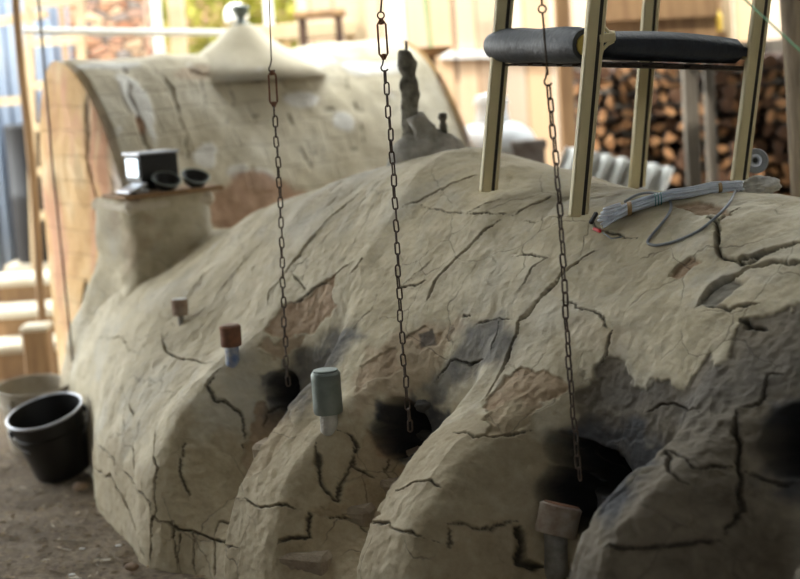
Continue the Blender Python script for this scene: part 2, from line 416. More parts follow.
patch('old_shade', [(575,430),(588,402),(598,362),(612,350),(628,374),(650,384),(690,380),(706,352),(722,362),(742,330),(770,316),(830,296),(850,420),(850,640),(560,640),(566,560),(588,520),(612,490),(640,462),(650,445)], .005, .008, j=.035, seed=13)
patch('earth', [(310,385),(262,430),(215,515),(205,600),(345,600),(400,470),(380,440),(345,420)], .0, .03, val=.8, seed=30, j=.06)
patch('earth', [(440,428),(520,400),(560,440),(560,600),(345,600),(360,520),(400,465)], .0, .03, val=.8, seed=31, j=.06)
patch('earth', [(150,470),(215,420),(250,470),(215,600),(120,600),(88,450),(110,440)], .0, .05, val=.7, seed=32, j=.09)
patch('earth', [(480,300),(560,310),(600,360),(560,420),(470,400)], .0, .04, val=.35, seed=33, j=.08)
patch('old_shade', [(742,316),(772,312),(770,332),(748,330)], .006, j=.01, seed=14)
patch('clay', [(690,415),(735,410),(735,460),(700,470),(672,445)], .0, .02, val=.4, seed=15)
patch('soot', [(348,322),(330,330),(300,348),(276,378),(270,412),(298,416),(318,385),(345,350),(362,335)], 0, .035, .8, seed=16)
patch('soot', [(478,318),(505,318),(520,335),(495,362),(455,392),(428,412),(412,445),(385,455),(380,425),(405,400),(430,378),(452,350)], 0, .03, .75, seed=17)
patch('soot', [(430,330),(414,335),(420,350),(436,345)], .004, .004, .6, j=.01, seed=18)
patch('soot', [(556,435),(600,415),(650,430),(655,460),(605,520),(580,520),(560,470)], 0, .03, 1.0, seed=19)
patch('soot', [(378,400),(412,392),(440,412),(425,440),(400,462),(380,450)], 0, .015, .9, seed=26)
patch('soot', [(262,372),(290,362),(300,385),(285,412),(266,402)], 0, .012, .8, seed=27)
patch('soot', [(830,380),(775,400),(762,430),(770,490),(830,500)], 0, .03, .95, seed=20)
patch('soot', [(590,400),(620,372),(680,390),(760,350),(830,340),(830,380),(700,420),(640,420)], 0, .05, .35, seed=22)
patch('soot', [(697,303),(712,286),(735,276),(742,284),(722,300),(710,306)], .012, .006, .55, j=.015, seed=23)
# stoke holes: real pits
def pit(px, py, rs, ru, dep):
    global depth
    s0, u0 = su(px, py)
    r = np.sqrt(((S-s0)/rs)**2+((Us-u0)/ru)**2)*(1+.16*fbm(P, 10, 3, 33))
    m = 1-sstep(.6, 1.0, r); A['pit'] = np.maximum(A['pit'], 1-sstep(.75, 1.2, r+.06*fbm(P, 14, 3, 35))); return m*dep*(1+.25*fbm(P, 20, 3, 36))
dp = np.zeros(S.shape)
for h in [(286,388,.045,.055,.14), (408,424,.06,.06,.18), (394,436,.04,.05,.13), (600,468,.12,.06,.2), (572,500,.06,.07,.12), (797,440,.08,.10,.16)]:
    dp = np.maximum(dp, pit(*h))
rough = (vnoise(P, 60, 71)*.0012+np.abs(fbm(P, 28, 3, 80))*-.0025)*(1+.9*A['clay']+.9*A['old_shade'])
P = P+N*(rough+lip-depth-cdepth)[..., None]
P = P+np.array([IN[0], IN[1], -.25])*dp[..., None]
ns, nk = S.shape
ii = np.arange(ns*nk).reshape(ns, nk)
q = np.stack([ii[:-1, :-1], ii[1:, :-1], ii[1:, 1:], ii[:-1, 1:]], -1).reshape(-1, 4)
if FLIP: q = q[:, ::-1]
def grid_mesh(name, V, Q, mats, attrs=None, parent=None):
    me = bpy.data.meshes.new(name); V = np.ascontiguousarray(V.reshape(-1, 3), dtype=np.float32)
    me.vertices.add(len(V)); me.vertices.foreach_set('co', V.ravel())
    me.loops.add(Q.size); me.loops.foreach_set('vertex_index', np.ascontiguousarray(Q, dtype=np.int32).ravel())
    me.polygons.add(len(Q)); me.polygons.foreach_set('loop_start', np.arange(0, Q.size, 4, dtype=np.int32))
    me.polygons.foreach_set('use_smooth', np.ones(len(Q), bool))
    me.update(calc_edges=True); me.validate()
    for m in mats: me.materials.append(m)
    for k, a in (attrs or {}).items():
        at_ = me.attributes.new(k, 'FLOAT', 'POINT'); at_.data.foreach_set('value', np.ascontiguousarray(a, dtype=np.float32).ravel())
    o = bpy.data.objects.new(name, me); COL.objects.link(o)
    if parent: o.parent = parent
    return o
KILN = empty('domed_kiln'); tag(KILN, 'long low domed kiln plastered in cracked grey clay with three lobed stoke holes', 'kiln')
A['crack'] = crack
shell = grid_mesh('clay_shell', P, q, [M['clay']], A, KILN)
def dome_z(x, y, dx=0):            # height of the shell above a ground position
    d = np.array((x, y))-H1; s, t = d@AX, d@IN
    i = np.argmin(abs(ss-s)); row = P[i]; tt = (row[:, :2]-H1)@IN; zz = row[:, 2]
    o = np.argsort(tt[200:740])+200
    return float(np.interp(t, tt[o], zz[o]))
print('shell', ns*nk)
# ---------------------------------------------------------------- more materials
def ground_mat():
    t = NT('packed_earth')
    a = t.noise(1.6, 6, .65, .4); b = t.noise(45, 5, .75); c = t.noise(9, 6, .7)
    base = t.ramp(a, [(.3, (.12, .085, .05)), (.6, (.22, .165, .105)), (.8, (.32, .26, .18))])
    base = t.mix(t.ramp(b, [(.45, (0,0,0)), (.65, (1,1,1))]), base, (.07, .05, .035))
    base = t.mix(t.ramp(t.noise(70, 3, .6), [(.64, (0,0,0)), (.70, (1,1,1))]), base, (.30, .25, .19))
    t.l(base, t.b.inputs['Base Color']); t.b.inputs['Roughness'].default_value = .95
    t.bump(t.math('ADD', b, c), .8, .015); return t.m
M['ground'] = ground_mat()
def chamber_mat(name, warm):
    t = NT(name)
    n1 = t.noise(3, 5, .6, .3); n2 = t.noise(14, 6, .7, .4)
    if warm:
        base = t.ramp(n1, [(.25, (.48, .27, .11)), (.5, (.64, .42, .20)), (.75, (.72, .58, .38))])
        base = t.mix(t.ramp(t.noise(3, 6, .6, .8, stretch=(2, 2, .5)), [(.5, (0,0,0)), (.62, (1,1,1))]), base, (.60, .33, .20))
    else:
        base = t.ramp(n1, [(.25, (.44, .38, .26)), (.5, (.56, .50, .37)), (.75, (.67, .63, .52))])
        base = t.mix(t.ramp(t.noise(5, 5, .6, .5), [(.62, (0,0,0)), (.72, (1,1,1))]), base, (.72, .70, .66))
    br = t.n('ShaderNodeTexBrick', i_Scale=1.0); br.offset = .5
    br.inputs['Brick Width'].default_value = .23; br.inputs['Row Height'].default_value = .11; br.inputs['Mortar Size'].default_value = .006
    br.inputs['Mortar Smooth'].default_value = .6
    uv = t.n('ShaderNodeUVMap'); 
    ad = t.n('ShaderNodeVectorMath', operation='ADD'); t.l(uv.outputs[0], ad.inputs[0])
    nz = t.n('ShaderNodeTexNoise', i_Scale=6.0, i_Detail=3.0); t.l(uv.outputs[0], nz.inputs['Vector'])
    sc = t.n('ShaderNodeVectorMath', operation='SCALE'); sc.inputs['Scale'].default_value = .04; t.l(nz.outputs['Color'], sc.inputs[0]); t.l(sc.outputs[0], ad.inputs[1])
    t.l(ad.outputs[0], br.inputs['Vector'])
    f = t.math('MULTIPLY', br.outputs['Fac'], t.ramp(t.noise(2.5, 4, .6), [(.38, (0,0,0)), (.6, (1,1,1))]))
    base = t.mix(t.math('MULTIPLY', f, .3), base, (.25, .20, .15) if not warm else (.30, .19, .10))
    base = t.mix(t.attr('crack'), base, (.10, .08, .065))
    base = t.mix(t.attr('wash_highlight'), base, (.74, .73, .70))
    base = t.mix(t.attr('clay'), base, t.ramp(n2, [(.3, (.30, .16, .10)), (.7, (.50, .33, .22))]))
    t.l(base, t.b.inputs['Base Color']); t.b.inputs['Roughness'].default_value = .85
    t.bump(t.math('ADD', n2, t.math('MULTIPLY', f, -1.5)), .5, .012); return t.m
M['vault'] = chamber_mat('vault_plaster', False); M['vault_end'] = chamber_mat('ochre_clay', True)
M['lime'] = mat('lime_plaster', (.62, .58, .49), .85, c2=(.44, .37, .27), sc=6, bump=.4)
M['iron'] = mat('rusted_iron', (.11, .075, .055), .65, .35, c2=(.05, .04, .035), sc=60, bump=.5)
M['rust'] = mat('rust', (.30, .13, .07), .8, .1, c2=(.13, .07, .05), sc=30, bump=.5)
M['rusttop'] = mat('dusty_rust', (.42, .34, .27), .8, .1, c2=(.22, .13, .09), sc=25, bump=.4)
M['dullcan'] = mat('dull_rusty_tin', (.40, .36, .31), .7, .2, c2=(.20, .13, .09), sc=18, bump=.4)
M['tin'] = mat('weathered_tin', (.24, .27, .25), .55, .4, c2=(.14, .17, .16), sc=14, bump=.3)
M['pipe'] = mat('galvanised_pipe', (.36, .35, .32), .6, .4, c2=(.17, .16, .15), sc=25)
M['bluepaint'] = mat('blue_flaking_paint', (.05, .13, .36), .6, c2=(.55, .55, .52), sc=28)
M['alu'] = mat('champagne_metal', (.72, .62, .37), .5, .0, c2=(.60, .52, .31), sc=6, bump=.1)
M['groove'] = mat('dark_groove', (.035, .028, .02), .8)
M['navy'] = mat('navy_vinyl', (.022, .030, .046), .5, c2=(.012, .016, .026), sc=12, bump=.35, bd=.01)
M['under'] = mat('dark_webbing', (.02, .017, .015), .9, c2=(.06, .04, .03), sc=50)
M['cable'] = mat('grey_cable', (.74, .79, .88), .45, c2=(.56, .61, .70), sc=20)
M['darkcable'] = mat('dark_grey_cable', (.24, .26, .29), .5)
M['tape'] = mat('brown_tape', (.42, .27, .12), .6)
M['teal'] = mat('teal_twine', (.03, .25, .24), .6)
M['red'] = mat('red_plastic', (.65, .02, .03), .4)
M['black'] = mat('black_plastic', (.012, .012, .013), .42, var=.3, bump=.1)
M['blackdull'] = mat('black_metal', (.02, .021, .025), .4, .2)
M['steel'] = mat('polished_steel', (.62, .72, .82), .22, .9, bump=.05)
M['silver'] = mat('silver_trim', (.50, .52, .58), .35, .7)
M['greybucket'] = mat('dirty_white_plastic', (.42, .38, .31), .6, c2=(.27, .23, .17), sc=9)
M['firebrick'] = mat('firebrick', (.36, .30, .22), .9, c2=(.20, .15, .11), sc=12, bump=.8, bd=.01)
M['rubble'] = mat('rubble', (.36, .27, .19), .9, c2=(.16, .10, .07), sc=20, bump=.6)
M['white'] = mat('white_paint', (.70, .70, .68), .5, var=.1)
M['jar'] = mat('white_glazed_clay', (.78, .82, .86), .4, var=.08, bump=.05)
M['cream'] = mat('cream_timber', (.56, .46, .31), .7, c2=(.42, .31, .18), sc=4, stretch=(1, 1, .15))
M['wood'] = mat('brown_timber', (.34, .21, .10), .75, c2=(.18, .10, .05), sc=6, stretch=(4, 4, .4))
M['greywood'] = mat('grey_timber', (.22, .20, .17), .8, c2=(.10, .085, .07), sc=6, stretch=(5, 5, .4), bump=.5)
M['post'] = mat('weathered_post', (.34, .27, .19), .85, c2=(.13, .10, .075), sc=8, stretch=(5, 5, .5), bump=.6, bd=.01)
M['blue'] = mat('blue_sheet', (.13, .18, .27), .5, c2=(.22, .26, .32), sc=1.5)
M['clearsheet'] = mat('white_sheet', (.80, .81, .78), .45, var=.08)
M['darkclay'] = mat('sooty_clay', (.36, .34, .28), .85, c2=(.07, .065, .055), sc=26, bump=.9, bd=.015)
M['greyclay'] = mat('pale_grey_clay', (.60, .58, .54), .85, c2=(.26, .25, .22), sc=14, bump=.8, bd=.012)
M['greybrick'] = mat('grey_brick', (.25, .22, .20), .85, c2=(.13, .10, .09), sc=20)
M['yellow'] = mat('yellow_plastic', (.80, .55, .05), .5)
M['green'] = mat('green_rope', (.05, .32, .10), .6)
M['bark'] = mat('bark', (.10, .055, .035), .9, c2=(.045, .026, .02), sc=12, bump=.7)
M['cutA'] = mat('cut_wood', (.66, .38, .19), .75, c2=(.38, .19, .09), sc=14)
M['cutB'] = mat('cut_wood_dark', (.22, .12, .07), .8, c2=(.10, .05, .03), sc=14)
M['leaf'] = mat('leaf_litter', (.42, .33, .21), .8, c2=(.10, .065, .04), sc=40)
M['foliage'] = mat('yellow_foliage', (.42, .38, .06), .7, c2=(.16, .20, .03), sc=5)
M['roof'] = mat('roof_timber', (.22, .20, .16), .85)
M['stone'] = None
def stone_mat():
    t = NT('rubble_masonry'); v = t.n('ShaderNodeTexVoronoi', i_Scale=9.0); mp = t.n('ShaderNodeMapping'); mp.inputs['Scale'].default_value = (1, 1, 1.9)
    t.l(t.tc.outputs['Object'], mp.inputs[0]); t.l(mp.outputs[0], v.inputs['Vector'])
    sp = t.n('ShaderNodeSeparateColor'); t.l(v.outputs['Color'], sp.inputs[0])
    base = t.ramp(sp.outputs[0], [(.1, (.30, .13, .07)), (.35, (.60, .42, .28)), (.6, (.45, .22, .13)), (.85, (.24, .21, .2))])
    v2 = t.n('ShaderNodeTexVoronoi', i_Scale=9.0, feature='DISTANCE_TO_EDGE'); t.l(mp.outputs[0], v2.inputs['Vector'])
    base = t.mix(t.ramp(v2.outputs['Distance'], [(.02, (1,1,1)), (.09, (0,0,0))]), base, (.10, .075, .06))
    t.l(base, t.b.inputs['Base Color']); t.b.inputs['Roughness'].default_value = .9; t.bump(v2.outputs['Distance'], .8, .03); return t.m
M['stone'] = stone_mat()
def plank_mat():
    t = NT('plank_wall'); mp = t.n('ShaderNodeMapping'); mp.inputs['Scale'].default_value = (6.5, .01, .01); t.l(t.tc.outputs['Object'], mp.inputs[0])
    wv = t.n('ShaderNodeTexWhiteNoise', noise_dimensions='1D'); sx = t.n('ShaderNodeSeparateXYZ'); t.l(mp.outputs[0], sx.inputs[0])
    fl_ = t.math('FLOOR', sx.outputs[0]); t.l(fl_, wv.inputs['W'])
    base = t.ramp(wv.outputs['Value'], [(.0, (.44, .34, .25)), (.5, (.62, .53, .43)), (1, (.50, .34, .20))])
    fr = t.math('FRACT', sx.outputs[0])
    base = t.mix(t.ramp(fr, [(.0, (1,1,1)), (.09, (0,0,0)), (.91, (0,0,0)), (1.0, (1,1,1))]), base, (.10, .06, .035))
    base = t.mix(t.math('MULTIPLY', t.noise(7, 5, .6, stretch=(3, 3, .3)), .5), base, (.48, .27, .13))
    t.l(base, t.b.inputs['Base Color']); t.b.inputs['Roughness'].default_value = .8; return t.m
M['plank'] = plank_mat()

# ---------------------------------------------------------------- setting
def struct(name, mb, m): return tag(mb.build(name, m), kind='structure')
gx = np.concatenate([np.linspace(-14, -2.6, 24), np.linspace(-2.5, .6, 150), np.linspace(.8, 14, 26)])
gy = np.concatenate([np.linspace(-5, 3.4, 20), np.linspace(3.5, 9.5, 240), np.linspace(9.8, 24, 26)])
GX, GY = np.meshgrid(gx, gy, indexing='ij'); GP = np.stack([GX, GY, 0*GX], -1)
GP[..., 2] = fbm(GP, 1.1, 3, 60)*.02+fbm(GP, 11, 3, 61)*.006-.01
gi = np.arange(GX.size).reshape(GX.shape)
gq = np.stack([gi[:-1, :-1], gi[1:, :-1], gi[1:, 1:], gi[:-1, 1:]], -1).reshape(-1, 4)
tag(grid_mesh('floor', GP, gq, [M['ground']]), kind='structure')
mb = MB(); mb.box((.9, .5, 3.65), (12.4, 9.8, .08)); struct('ceiling', mb, M['roof'])        # unseen high roof, raised to let skylight in over the low one
mb = MB(); mb.box((1.2, 6.33, 2.55), (11, 1.86, .06)); mb.box((3.6, 7.75, 2.55), (6.2, 1.4, .06)); mb.box((-2.35, 7.6, 2.55), (3.6, .8, .06)); struct('ceiling', mb, M['roof'])  # unseen low roof; back extensions added to shade firewood, vault and cone
mb = MB(); mb.box((-4.6, .7, 1.8), (.08, 10.2, 3.65)); struct('wall_left', mb, M['roof'])  # unseen wall, added to cut low light from the left
for i, y in enumerate((3.74, 4.27, 4.83)):
    mb = MB(); mb.bar((-4.55, y, 2.84), (4.55, y, 2.84), .07, .13); struct('trim_%d' % (i+1), mb, M['roof'])
mb = MB(); mb.box((4.2, 10.6, 1.3), (9.5, .06, 2.7)); struct('wall_back', mb, M['plank'])
mb = MB(); mb.box((4.6, 2.0, 1.8), (.1, 11.0, 3.65)); struct('wall_right', mb, M['roof'])
mb = MB(); mb.box((.9, -4.3, 1.55), (11.2, .1, 3.1)); struct('wall_front', mb, M['roof'])  # unseen wall behind the camera, added and sized to limit front light

# ---------------------------------------------------------------- tall vaulted kiln
VK = empty('vaulted_kiln', (0, 0, 0)); tag(VK, 'tall barrel-vaulted pale kiln with ochre end wall behind the low domed one', 'kiln')
prof = [(-1.84, -.1), (-1.84, .4), (-1.86, .75), (-1.92, .98), (-2.01, 1.18), (-2.13, 1.37), (-2.27, 1.51), (-2.42, 1.59), (-2.56, 1.60), (-2.68, 1.50), (-2.77, 1.28), (-2.81, .9), (-2.82, .4), (-2.82, -.1)]
pc = crv(prof, 0); d_ = np.concatenate([[0], np.cumsum(np.linalg.norm(np.diff(pc, axis=0), axis=1))])
vn = np.linspace(0, d_[-1], 300); vs_, vz_ = np.interp(vn, d_, pc[:, 0]), np.interp(vn, d_, pc[:, 1])
vt = np.linspace(.41, 2.27, 350)
VT, VN = np.meshgrid(vt, vn, indexing='ij')
sL = 1+0*VT
VSm = np.broadcast_to(vs_, VT.shape); VZm = np.broadcast_to(vz_, VT.shape)
edge = np.minimum(VT-.41, 2.27-VT); rnd = (1-sstep(0, .05, edge))*.03
VP = np.stack([H1[0]+AX[0]*VSm+IN[0]*VT, H1[1]+AX[1]*VSm+IN[1]*VT, VZm], -1)
nrm = gnorm(VP); 
if nrm[180, 150, 2] < 0: nrm = -nrm; fv = True
else: fv = False
VP = VP+nrm*(fbm(VP, 2.2, 3, 90)*.018+fbm(VP, 9, 3, 91)*.006-rnd)[..., None]
vpx, vpy, vpd = proj(VP)
vf = ((np.array(CAMLOC)-VP)*nrm).sum(-1) > 0; vpxs, vpys, vpds = vpx[vf], vpy[vf], vpd[vf]; vid = np.argwhere(vf)
def vpick(px, py):
    c = (vpxs-px)**2+(vpys-py)**2; return vid[np.argmin(c)]
def vpt(px, py): i, j = vpick(px, py); return VP[i, j]
vcr = [(.012, .012, [(122,68),(128,90),(134,108),(140,124),(146,140),(150,152)]), (.008,.01,[(160,75),(172,92),(180,112),(186,140),(190,165)]), (.007,.008,[(226,78),(232,100),(240,125)]),
       (.012,.02,[(190,70),(215,74),(250,80),(285,72),(310,70)]), (.007,.01,[(280,80),(286,110),(300,150),(312,165)]),(.007,.01,[(345,75),(352,100),(362,130),(366,150)]),(.006,.008,[(200,75),(205,100),(212,125)]),
       (.006,.008,[(384,80),(392,110),(398,140)]),(.006,.006,[(86,95),(98,130),(108,160)]),(.005,.006,[(205,125),(250,120),(310,112),(400,108)]),(.005,.006,[(250,160),(300,152),(360,148)])]
vs2 = []; vm2 = []
for cw, cd, pl in vcr:
    pts = [vpt(*p) for p in pl]
    for a, b in zip(pts[:-1], pts[1:]):
        for qq in np.linspace(0, 1, max(2, int(np.linalg.norm(b-a)/.006))): vs2.append(a+(b-a)*qq); vm2.append((cw, cd))
kd2 = kdtree.KDTree(len(vs2)); [kd2.insert(p, i) for i, p in enumerate(vs2)]; kd2.balance(); vm2 = np.array(vm2)
Vj = (VP+np.stack([fbm(VP, 14, 3, 11), fbm(VP, 14, 3, 12), fbm(VP, 14, 3, 13)], -1)*.014).reshape(-1, 3).tolist()
rr_ = [kd2.find(p) for p in Vj]; dd = np.array([r[2] for r in rr_]); ix = np.array([r[1] for r in rr_])
vcm = 1-sstep(.3, 1.1, dd/vm2[ix, 0]); vcd = (vcm*vm2[ix, 1]).reshape(VT.shape); vcm = vcm.reshape(VT.shape)
def vblob(px, py, rx, rz, seed):
    p = vpt(px, py); i, j = vpick(px, py)
    r = np.sqrt(((VT-vt[i])/rx)**2+((VN-vn[j])/rz)**2)*(1+.35*fbm(VP, 8, 3, seed)); return 1-sstep(.75, 1.05, r)
wash_highlight = np.zeros(VT.shape)
for b in [(205,158,.05,.05,1),(238,172,.07,.05,2),(136,96,.07,.2,3),(208,150,.05,.04,4),(290,66,.25,.05,5),(110,66,.2,.05,6),(380,68,.2,.05,7),(300,100,.12,.05,8),(345,120,.07,.06,9),(60+205,178,.08,.05,10)]:  # whitewash patches; the wide ones along the ridge are painted sun highlights
    wash_highlight = np.maximum(wash_highlight, vblob(*b)*.8)
vclay = np.maximum(vblob(196,72,.1,.05,11)*.4, vblob(250,205,.35,.14,12)*.9)
vclay = np.maximum(vclay, vblob(140,125,.02,.05,13))
VP = VP-nrm*(vcd+wash_highlight*-.004+vclay*.006)[..., None]
vi = np.arange(VT.size).reshape(VT.shape); vq = np.stack([vi[:-1, :-1], vi[1:, :-1], vi[1:, 1:], vi[:-1, 1:]], -1).reshape(-1, 4)
if fv: vq = vq[:, ::-1]
vo = grid_mesh('vault', VP, vq, [M['vault']], {'crack': vcm*.8, 'wash_highlight': wash_highlight, 'clay': vclay}, VK)
def setuv(o, uu, vv):
    uvl = o.data.uv_layers.new(name='UVMap'); li = np.zeros(len(o.data.loops), dtype=np.int32); o.data.loops.foreach_get('vertex_index', li)
    uvl.data.foreach_set('uv', np.stack([uu.ravel()[li], vv.ravel()[li]], -1).astype(np.float32).ravel())
setuv(vo, VT, VN)
# end walls: fill of the section, grid from a centre line
def endwall(t, sgn, m, name):
    rim = np.stack([vs_, vz_], -1)[::2]; cen = np.array([-2.36, .65]); ra = np.linspace(0, 1, 60)**.7
    G = cen+(rim-cen)[None]*ra[:, None, None]
    b = sgn*.03*(1-ra**6)[:, None]
    Q = np.stack([H1[0]+AX[0]*G[..., 0]+IN[0]*(t+b), H1[1]+AX[1]*G[..., 0]+IN[1]*(t+b), G[..., 1]], -1)
    nn = fbm(Q, 3, 4, 95)*.016+fbm(Q, 12, 3, 97)*.006
    cr1 = np.abs(G[..., 0]+2.15+.05*np.sin(G[..., 1]*6)+.03*fbm(Q, 8, 3, 99)); c1 = (1-sstep(.006, .016, cr1))*(G[..., 1] > .1)
    cr2 = np.abs(G[..., 0]+2.02+.03*fbm(Q, 8, 3, 98)); c1 = np.maximum(c1, (1-sstep(.004, .012, cr2))*(G[..., 1] < 1.1)*.8)
    pch = sstep(.05, .25, fbm(Q, 2.5, 4, 77))*sstep(-2.2, -2.1, G[..., 0])
    ws = sstep(-2.08, -1.98, G[..., 0]+.04*fbm(Q, 6, 3, 66))*.75  # pale front strip: cream clay with its lit tone painted in
    Q = Q+np.array([IN[0], IN[1], 0])*(sgn*((nn-.02*c1)*(1-ra**12)[:, None]))[..., None]
    gi = np.arange(G.shape[0]*G.shape[1]).reshape(G.shape[:2]); qq = np.stack([gi[:-1, :-1], gi[1:, :-1], gi[1:, 1:], gi[:-1, 1:]], -1).reshape(-1, 4)
    o = grid_mesh(name, Q, qq, [m], {'crack': c1, 'wash_highlight': ws, 'clay': pch*.5}, VK); setuv(o, G[..., 0], G[..., 1])
    tag(o, 'ochre clay end wall')
endwall(.41, -1, M['vault_end'], 'end_wall'); endwall(2.27, 1, M['vault_end'], 'end_wall')
# plastered block carrying the shelf, flaring down into the low kiln
nb, nh = 140, 150; th = np.linspace(-PI, PI, nb); hz = np.linspace(-.05, 1.03, nh)
TH, HZ = np.meshgrid(th, hz, indexing='ij')
fl_ = np.interp(HZ, [0, .3, .5, .65, .8, 1.05], [.24, .21, .15, .075, .02, .0])
ex = .22; cs, sn = np.cos(TH), np.sin(TH); sup = lambda v: np.sign(v)*np.abs(v)**.35
bs = -1.78+(.17+fl_*1.25)*sup(cs); bt = .46+(.19+fl_*.8)*sup(sn)
BP = np.stack([H1[0]+AX[0]*bs+IN[0]*bt, H1[1]+AX[1]*bs+IN[1]*bt, HZ], -1)
bnn = gnorm(BP); cen = BP.mean((0, 1))
if ((BP-cen)*bnn).sum(-1).mean() < 0: bnn = -bnn
BP = BP+bnn*(fbm(BP, 4, 3, 44)*.02+fbm(BP, 14, 3, 45)*.005)[..., None]
bi = np.arange(BP.shape[0]*nh).reshape(nb, nh); bq = np.stack([bi[:-1, :-1], bi[1:, :-1], bi[1:, 1:], bi[:-1, 1:]], -1).reshape(-1, 4)
o = grid_mesh('plaster_block', BP, bq, [M['clay']], {'crack': 0*TH, 'pit': 0*TH, 'soot': 0*TH, 'old_shade': 0*TH, 'earth': 0*TH, 'clay': sstep(.3, .6, fbm(BP, 4, 4, 47))*.4}, KILN); setuv(o, TH*.3, HZ)
mb = MB(); c_ = st(-1.78, .46, 1.0); mb.box(c_, (.40, .36, .06), Matrix.Rotation(math.atan2(IN[1], IN[0]), 4, 'Z'), bev=.02); mb.build('capping', M['lime'], KILN)
# low cone on the ridge with its bolt
cp = at(246, 78, 7.6)
mb = MB(); mb.lathe([(.40, -.10), (.32, -.035), (.25, .01), (.18, .055), (.115, .105), (.06, .155), (.03, .165)], 36, Matrix.Translation((cp.x, cp.y, 1.56)), jit=.12)
mb.build('vent_cone', M['vault'], VK, smooth=True)
vt_ = empty('knob', (cp.x, cp.y, 1.70)); vt_.parent = VK; vt_.scale = (1.35, 1.35, 1.1); vt_['label'] = 'dark green-grey metal knob'
mb = MB(); mb.lathe([(.03, -.02), (.032, .02), (.014, .03), (.011, .05)], 16); mb.build('stem', M['tin'], vt_, smooth=True)
mb = MB(); mb.lathe([(.008, .045), (.022, .06), (.032, .085), (.034, .095), (.02, .10)], 16); mb.build('head', M['tin'], vt_, smooth=True)
mb = MB(); bk = Vector(st(-1.95, .33, .42)); mb.box(bk, (.12, .09, .085), Matrix.Rotation(.9, 4, 'Z'), bev=.01); mb.build('brick', M['rubble'], VK)

def sp0(px, py): i, j = pick(px, py); return Vector(P[i, j])
for px, py, rz, dm in ((384, 482, .6, (.13, .09, .07)), (348, 508, .5, (.12, .09, .06)), (396, 456, .7, (.09, .08, .08)), (262, 446, .6, (.10, .08, .06)), (300, 556, .5, (.16, .10, .07))):
    p = sp0(px, py); mb = MB(); mb.box(p+Vector((.02, .03, -.02)), dm, Matrix.Rotation(-rz, 4, 'Z') @ Matrix.Rotation(.12, 4, 'X'), bev=.014); b_o = mb.build('brick', M['firebrick'], KILN)
# ---------------------------------------------------------------- vent pipes with cans
def sp(px, py): i, j = pick(px, py); return Vector(P[i, j])
def tilt(dx, dy): return (math.radians(dx), math.radians(dy), 0)
def vent(loc, label, pr, ph, cr_, ch, pm, cm_, rot=(0, 0, 0), crot=(0, 0, 0), topm=None, plab=None):
    e = empty('vent_pipe', loc, rot); tag(e, label, 'vent pipe', 'capped vent pipes on the domed kiln')
    mb = MB(); mb.lathe([(pr*1.05, -.06), (pr, .0), (pr*.97, ph*.5), (pr, ph)], 20, jit=.03); o = mb.build('pipe', pm, e, smooth=True)
    if plab: o['label'] = plab
    mb = MB()
    p = [(cr_*.93, ph-ch*.12), (cr_*.97, ph-ch*.1), (cr_, ph), (cr_*.985, ph+ch*.35), (cr_*1.0, ph+ch*.7), (cr_*1.02, ph+ch*.84), (cr_*.96, ph+ch*.87), (cr_*.9, ph+ch*.9)]
    mb.lathe(p, 26, jit=.05); mb.v = [(x_, y_, z_-ph) for x_, y_, z_ in mb.v]; c = mb.build('can', cm_, e, smooth='auto', loc=(0, 0, ph)); c.rotation_euler = crot
    mb = MB(); mb.lathe([(cr_*.5, ch*.87), (cr_*.82, ch*.885), (cr_*.86, ch*.93), (cr_*.80, ch*.95)], 24); mb.build('lid', topm or cm_, c, smooth='auto')
    return e
v1 = sp(181, 322); vent(v1, 'small rusty can with a pale top on a short pipe, farthest of the capped pipes', .011, .035, .029, .055, M['pipe'], M['rusttop'], topm=M['white'])
v2 = sp(232, 360); vent(v2, 'rust-red can on a blue and white flaking pipe on the kiln flank', .023, .055, .034, .066, M['bluepaint'], M['rust'], topm=M['rusttop'])
v3 = sp(330, 424); vent(v3, 'grey-green tin can upside down on a clay-smeared stub by the middle chain', .026, .045, .042, .118, M['greyclay'], M['tin'])
v4 = sp(556, 566); vent(v4, 'squat rusty tin tilted on a grey pipe, nearest of the capped pipes', .029, .09, .052, .072, M['pipe'], M['dullcan'], rot=(0, math.radians(3), .0), crot=(math.radians(-12), math.radians(14), 0), topm=M['rust'])

# ---------------------------------------------------------------- chains
linkmb = MB(); L, Wd, r = .0385, .0175, .0024
pts = []
for k in range(9): a = PI*k/8; pts.append((math.cos(a)*(Wd/2-r), 0, (L/2-Wd/2)+math.sin(a)*(Wd/2-r)))
for k in range(9): a = PI+PI*k/8; pts.append((math.cos(a)*(Wd/2-r), 0, -(L/2-Wd/2)+math.sin(a)*(Wd/2-r)))
linkmb.tube(pts, r, 6, closed=True)
link0 = None
def chain(pxb, pyb, Y, ztop, zbot, label, hardware, yrot=0.0, lean=0.0):
    global link0
    b = at(pxb, pyb, Y); e = empty('chain', (b.x+math.tan(lean)*(2.77-b.z), b.y, 2.77), (0, lean, 0)); tag(e, label, 'chain', 'chains hanging over the stoke holes')
    oz = 2.77
    n = int((ztop-zbot)/.0305)
    for k in range(n):
        if link0 is None: o = linkmb.build('link', M['iron'], e, smooth=True); link0 = o
        else: o = link0.copy(); COL.objects.link(o); o.parent = e
        o.location = (.0012*math.sin(k*1.7)+.004*math.sin(k*.21), 0, ztop-.0305*k-L/2-oz)
        o.rotation_euler = (0, random.uniform(-.06, .06), yrot+(.25 if k % 2 else PI/2+.25)+random.uniform(-.25, .25))
    hardware(e, ztop-oz)
    return e
def wire(e, pts, r=.0022, name='wire'): mb = MB(); mb.tube(pts, r, 6); mb.build(name, M['iron'], e, smooth=True)
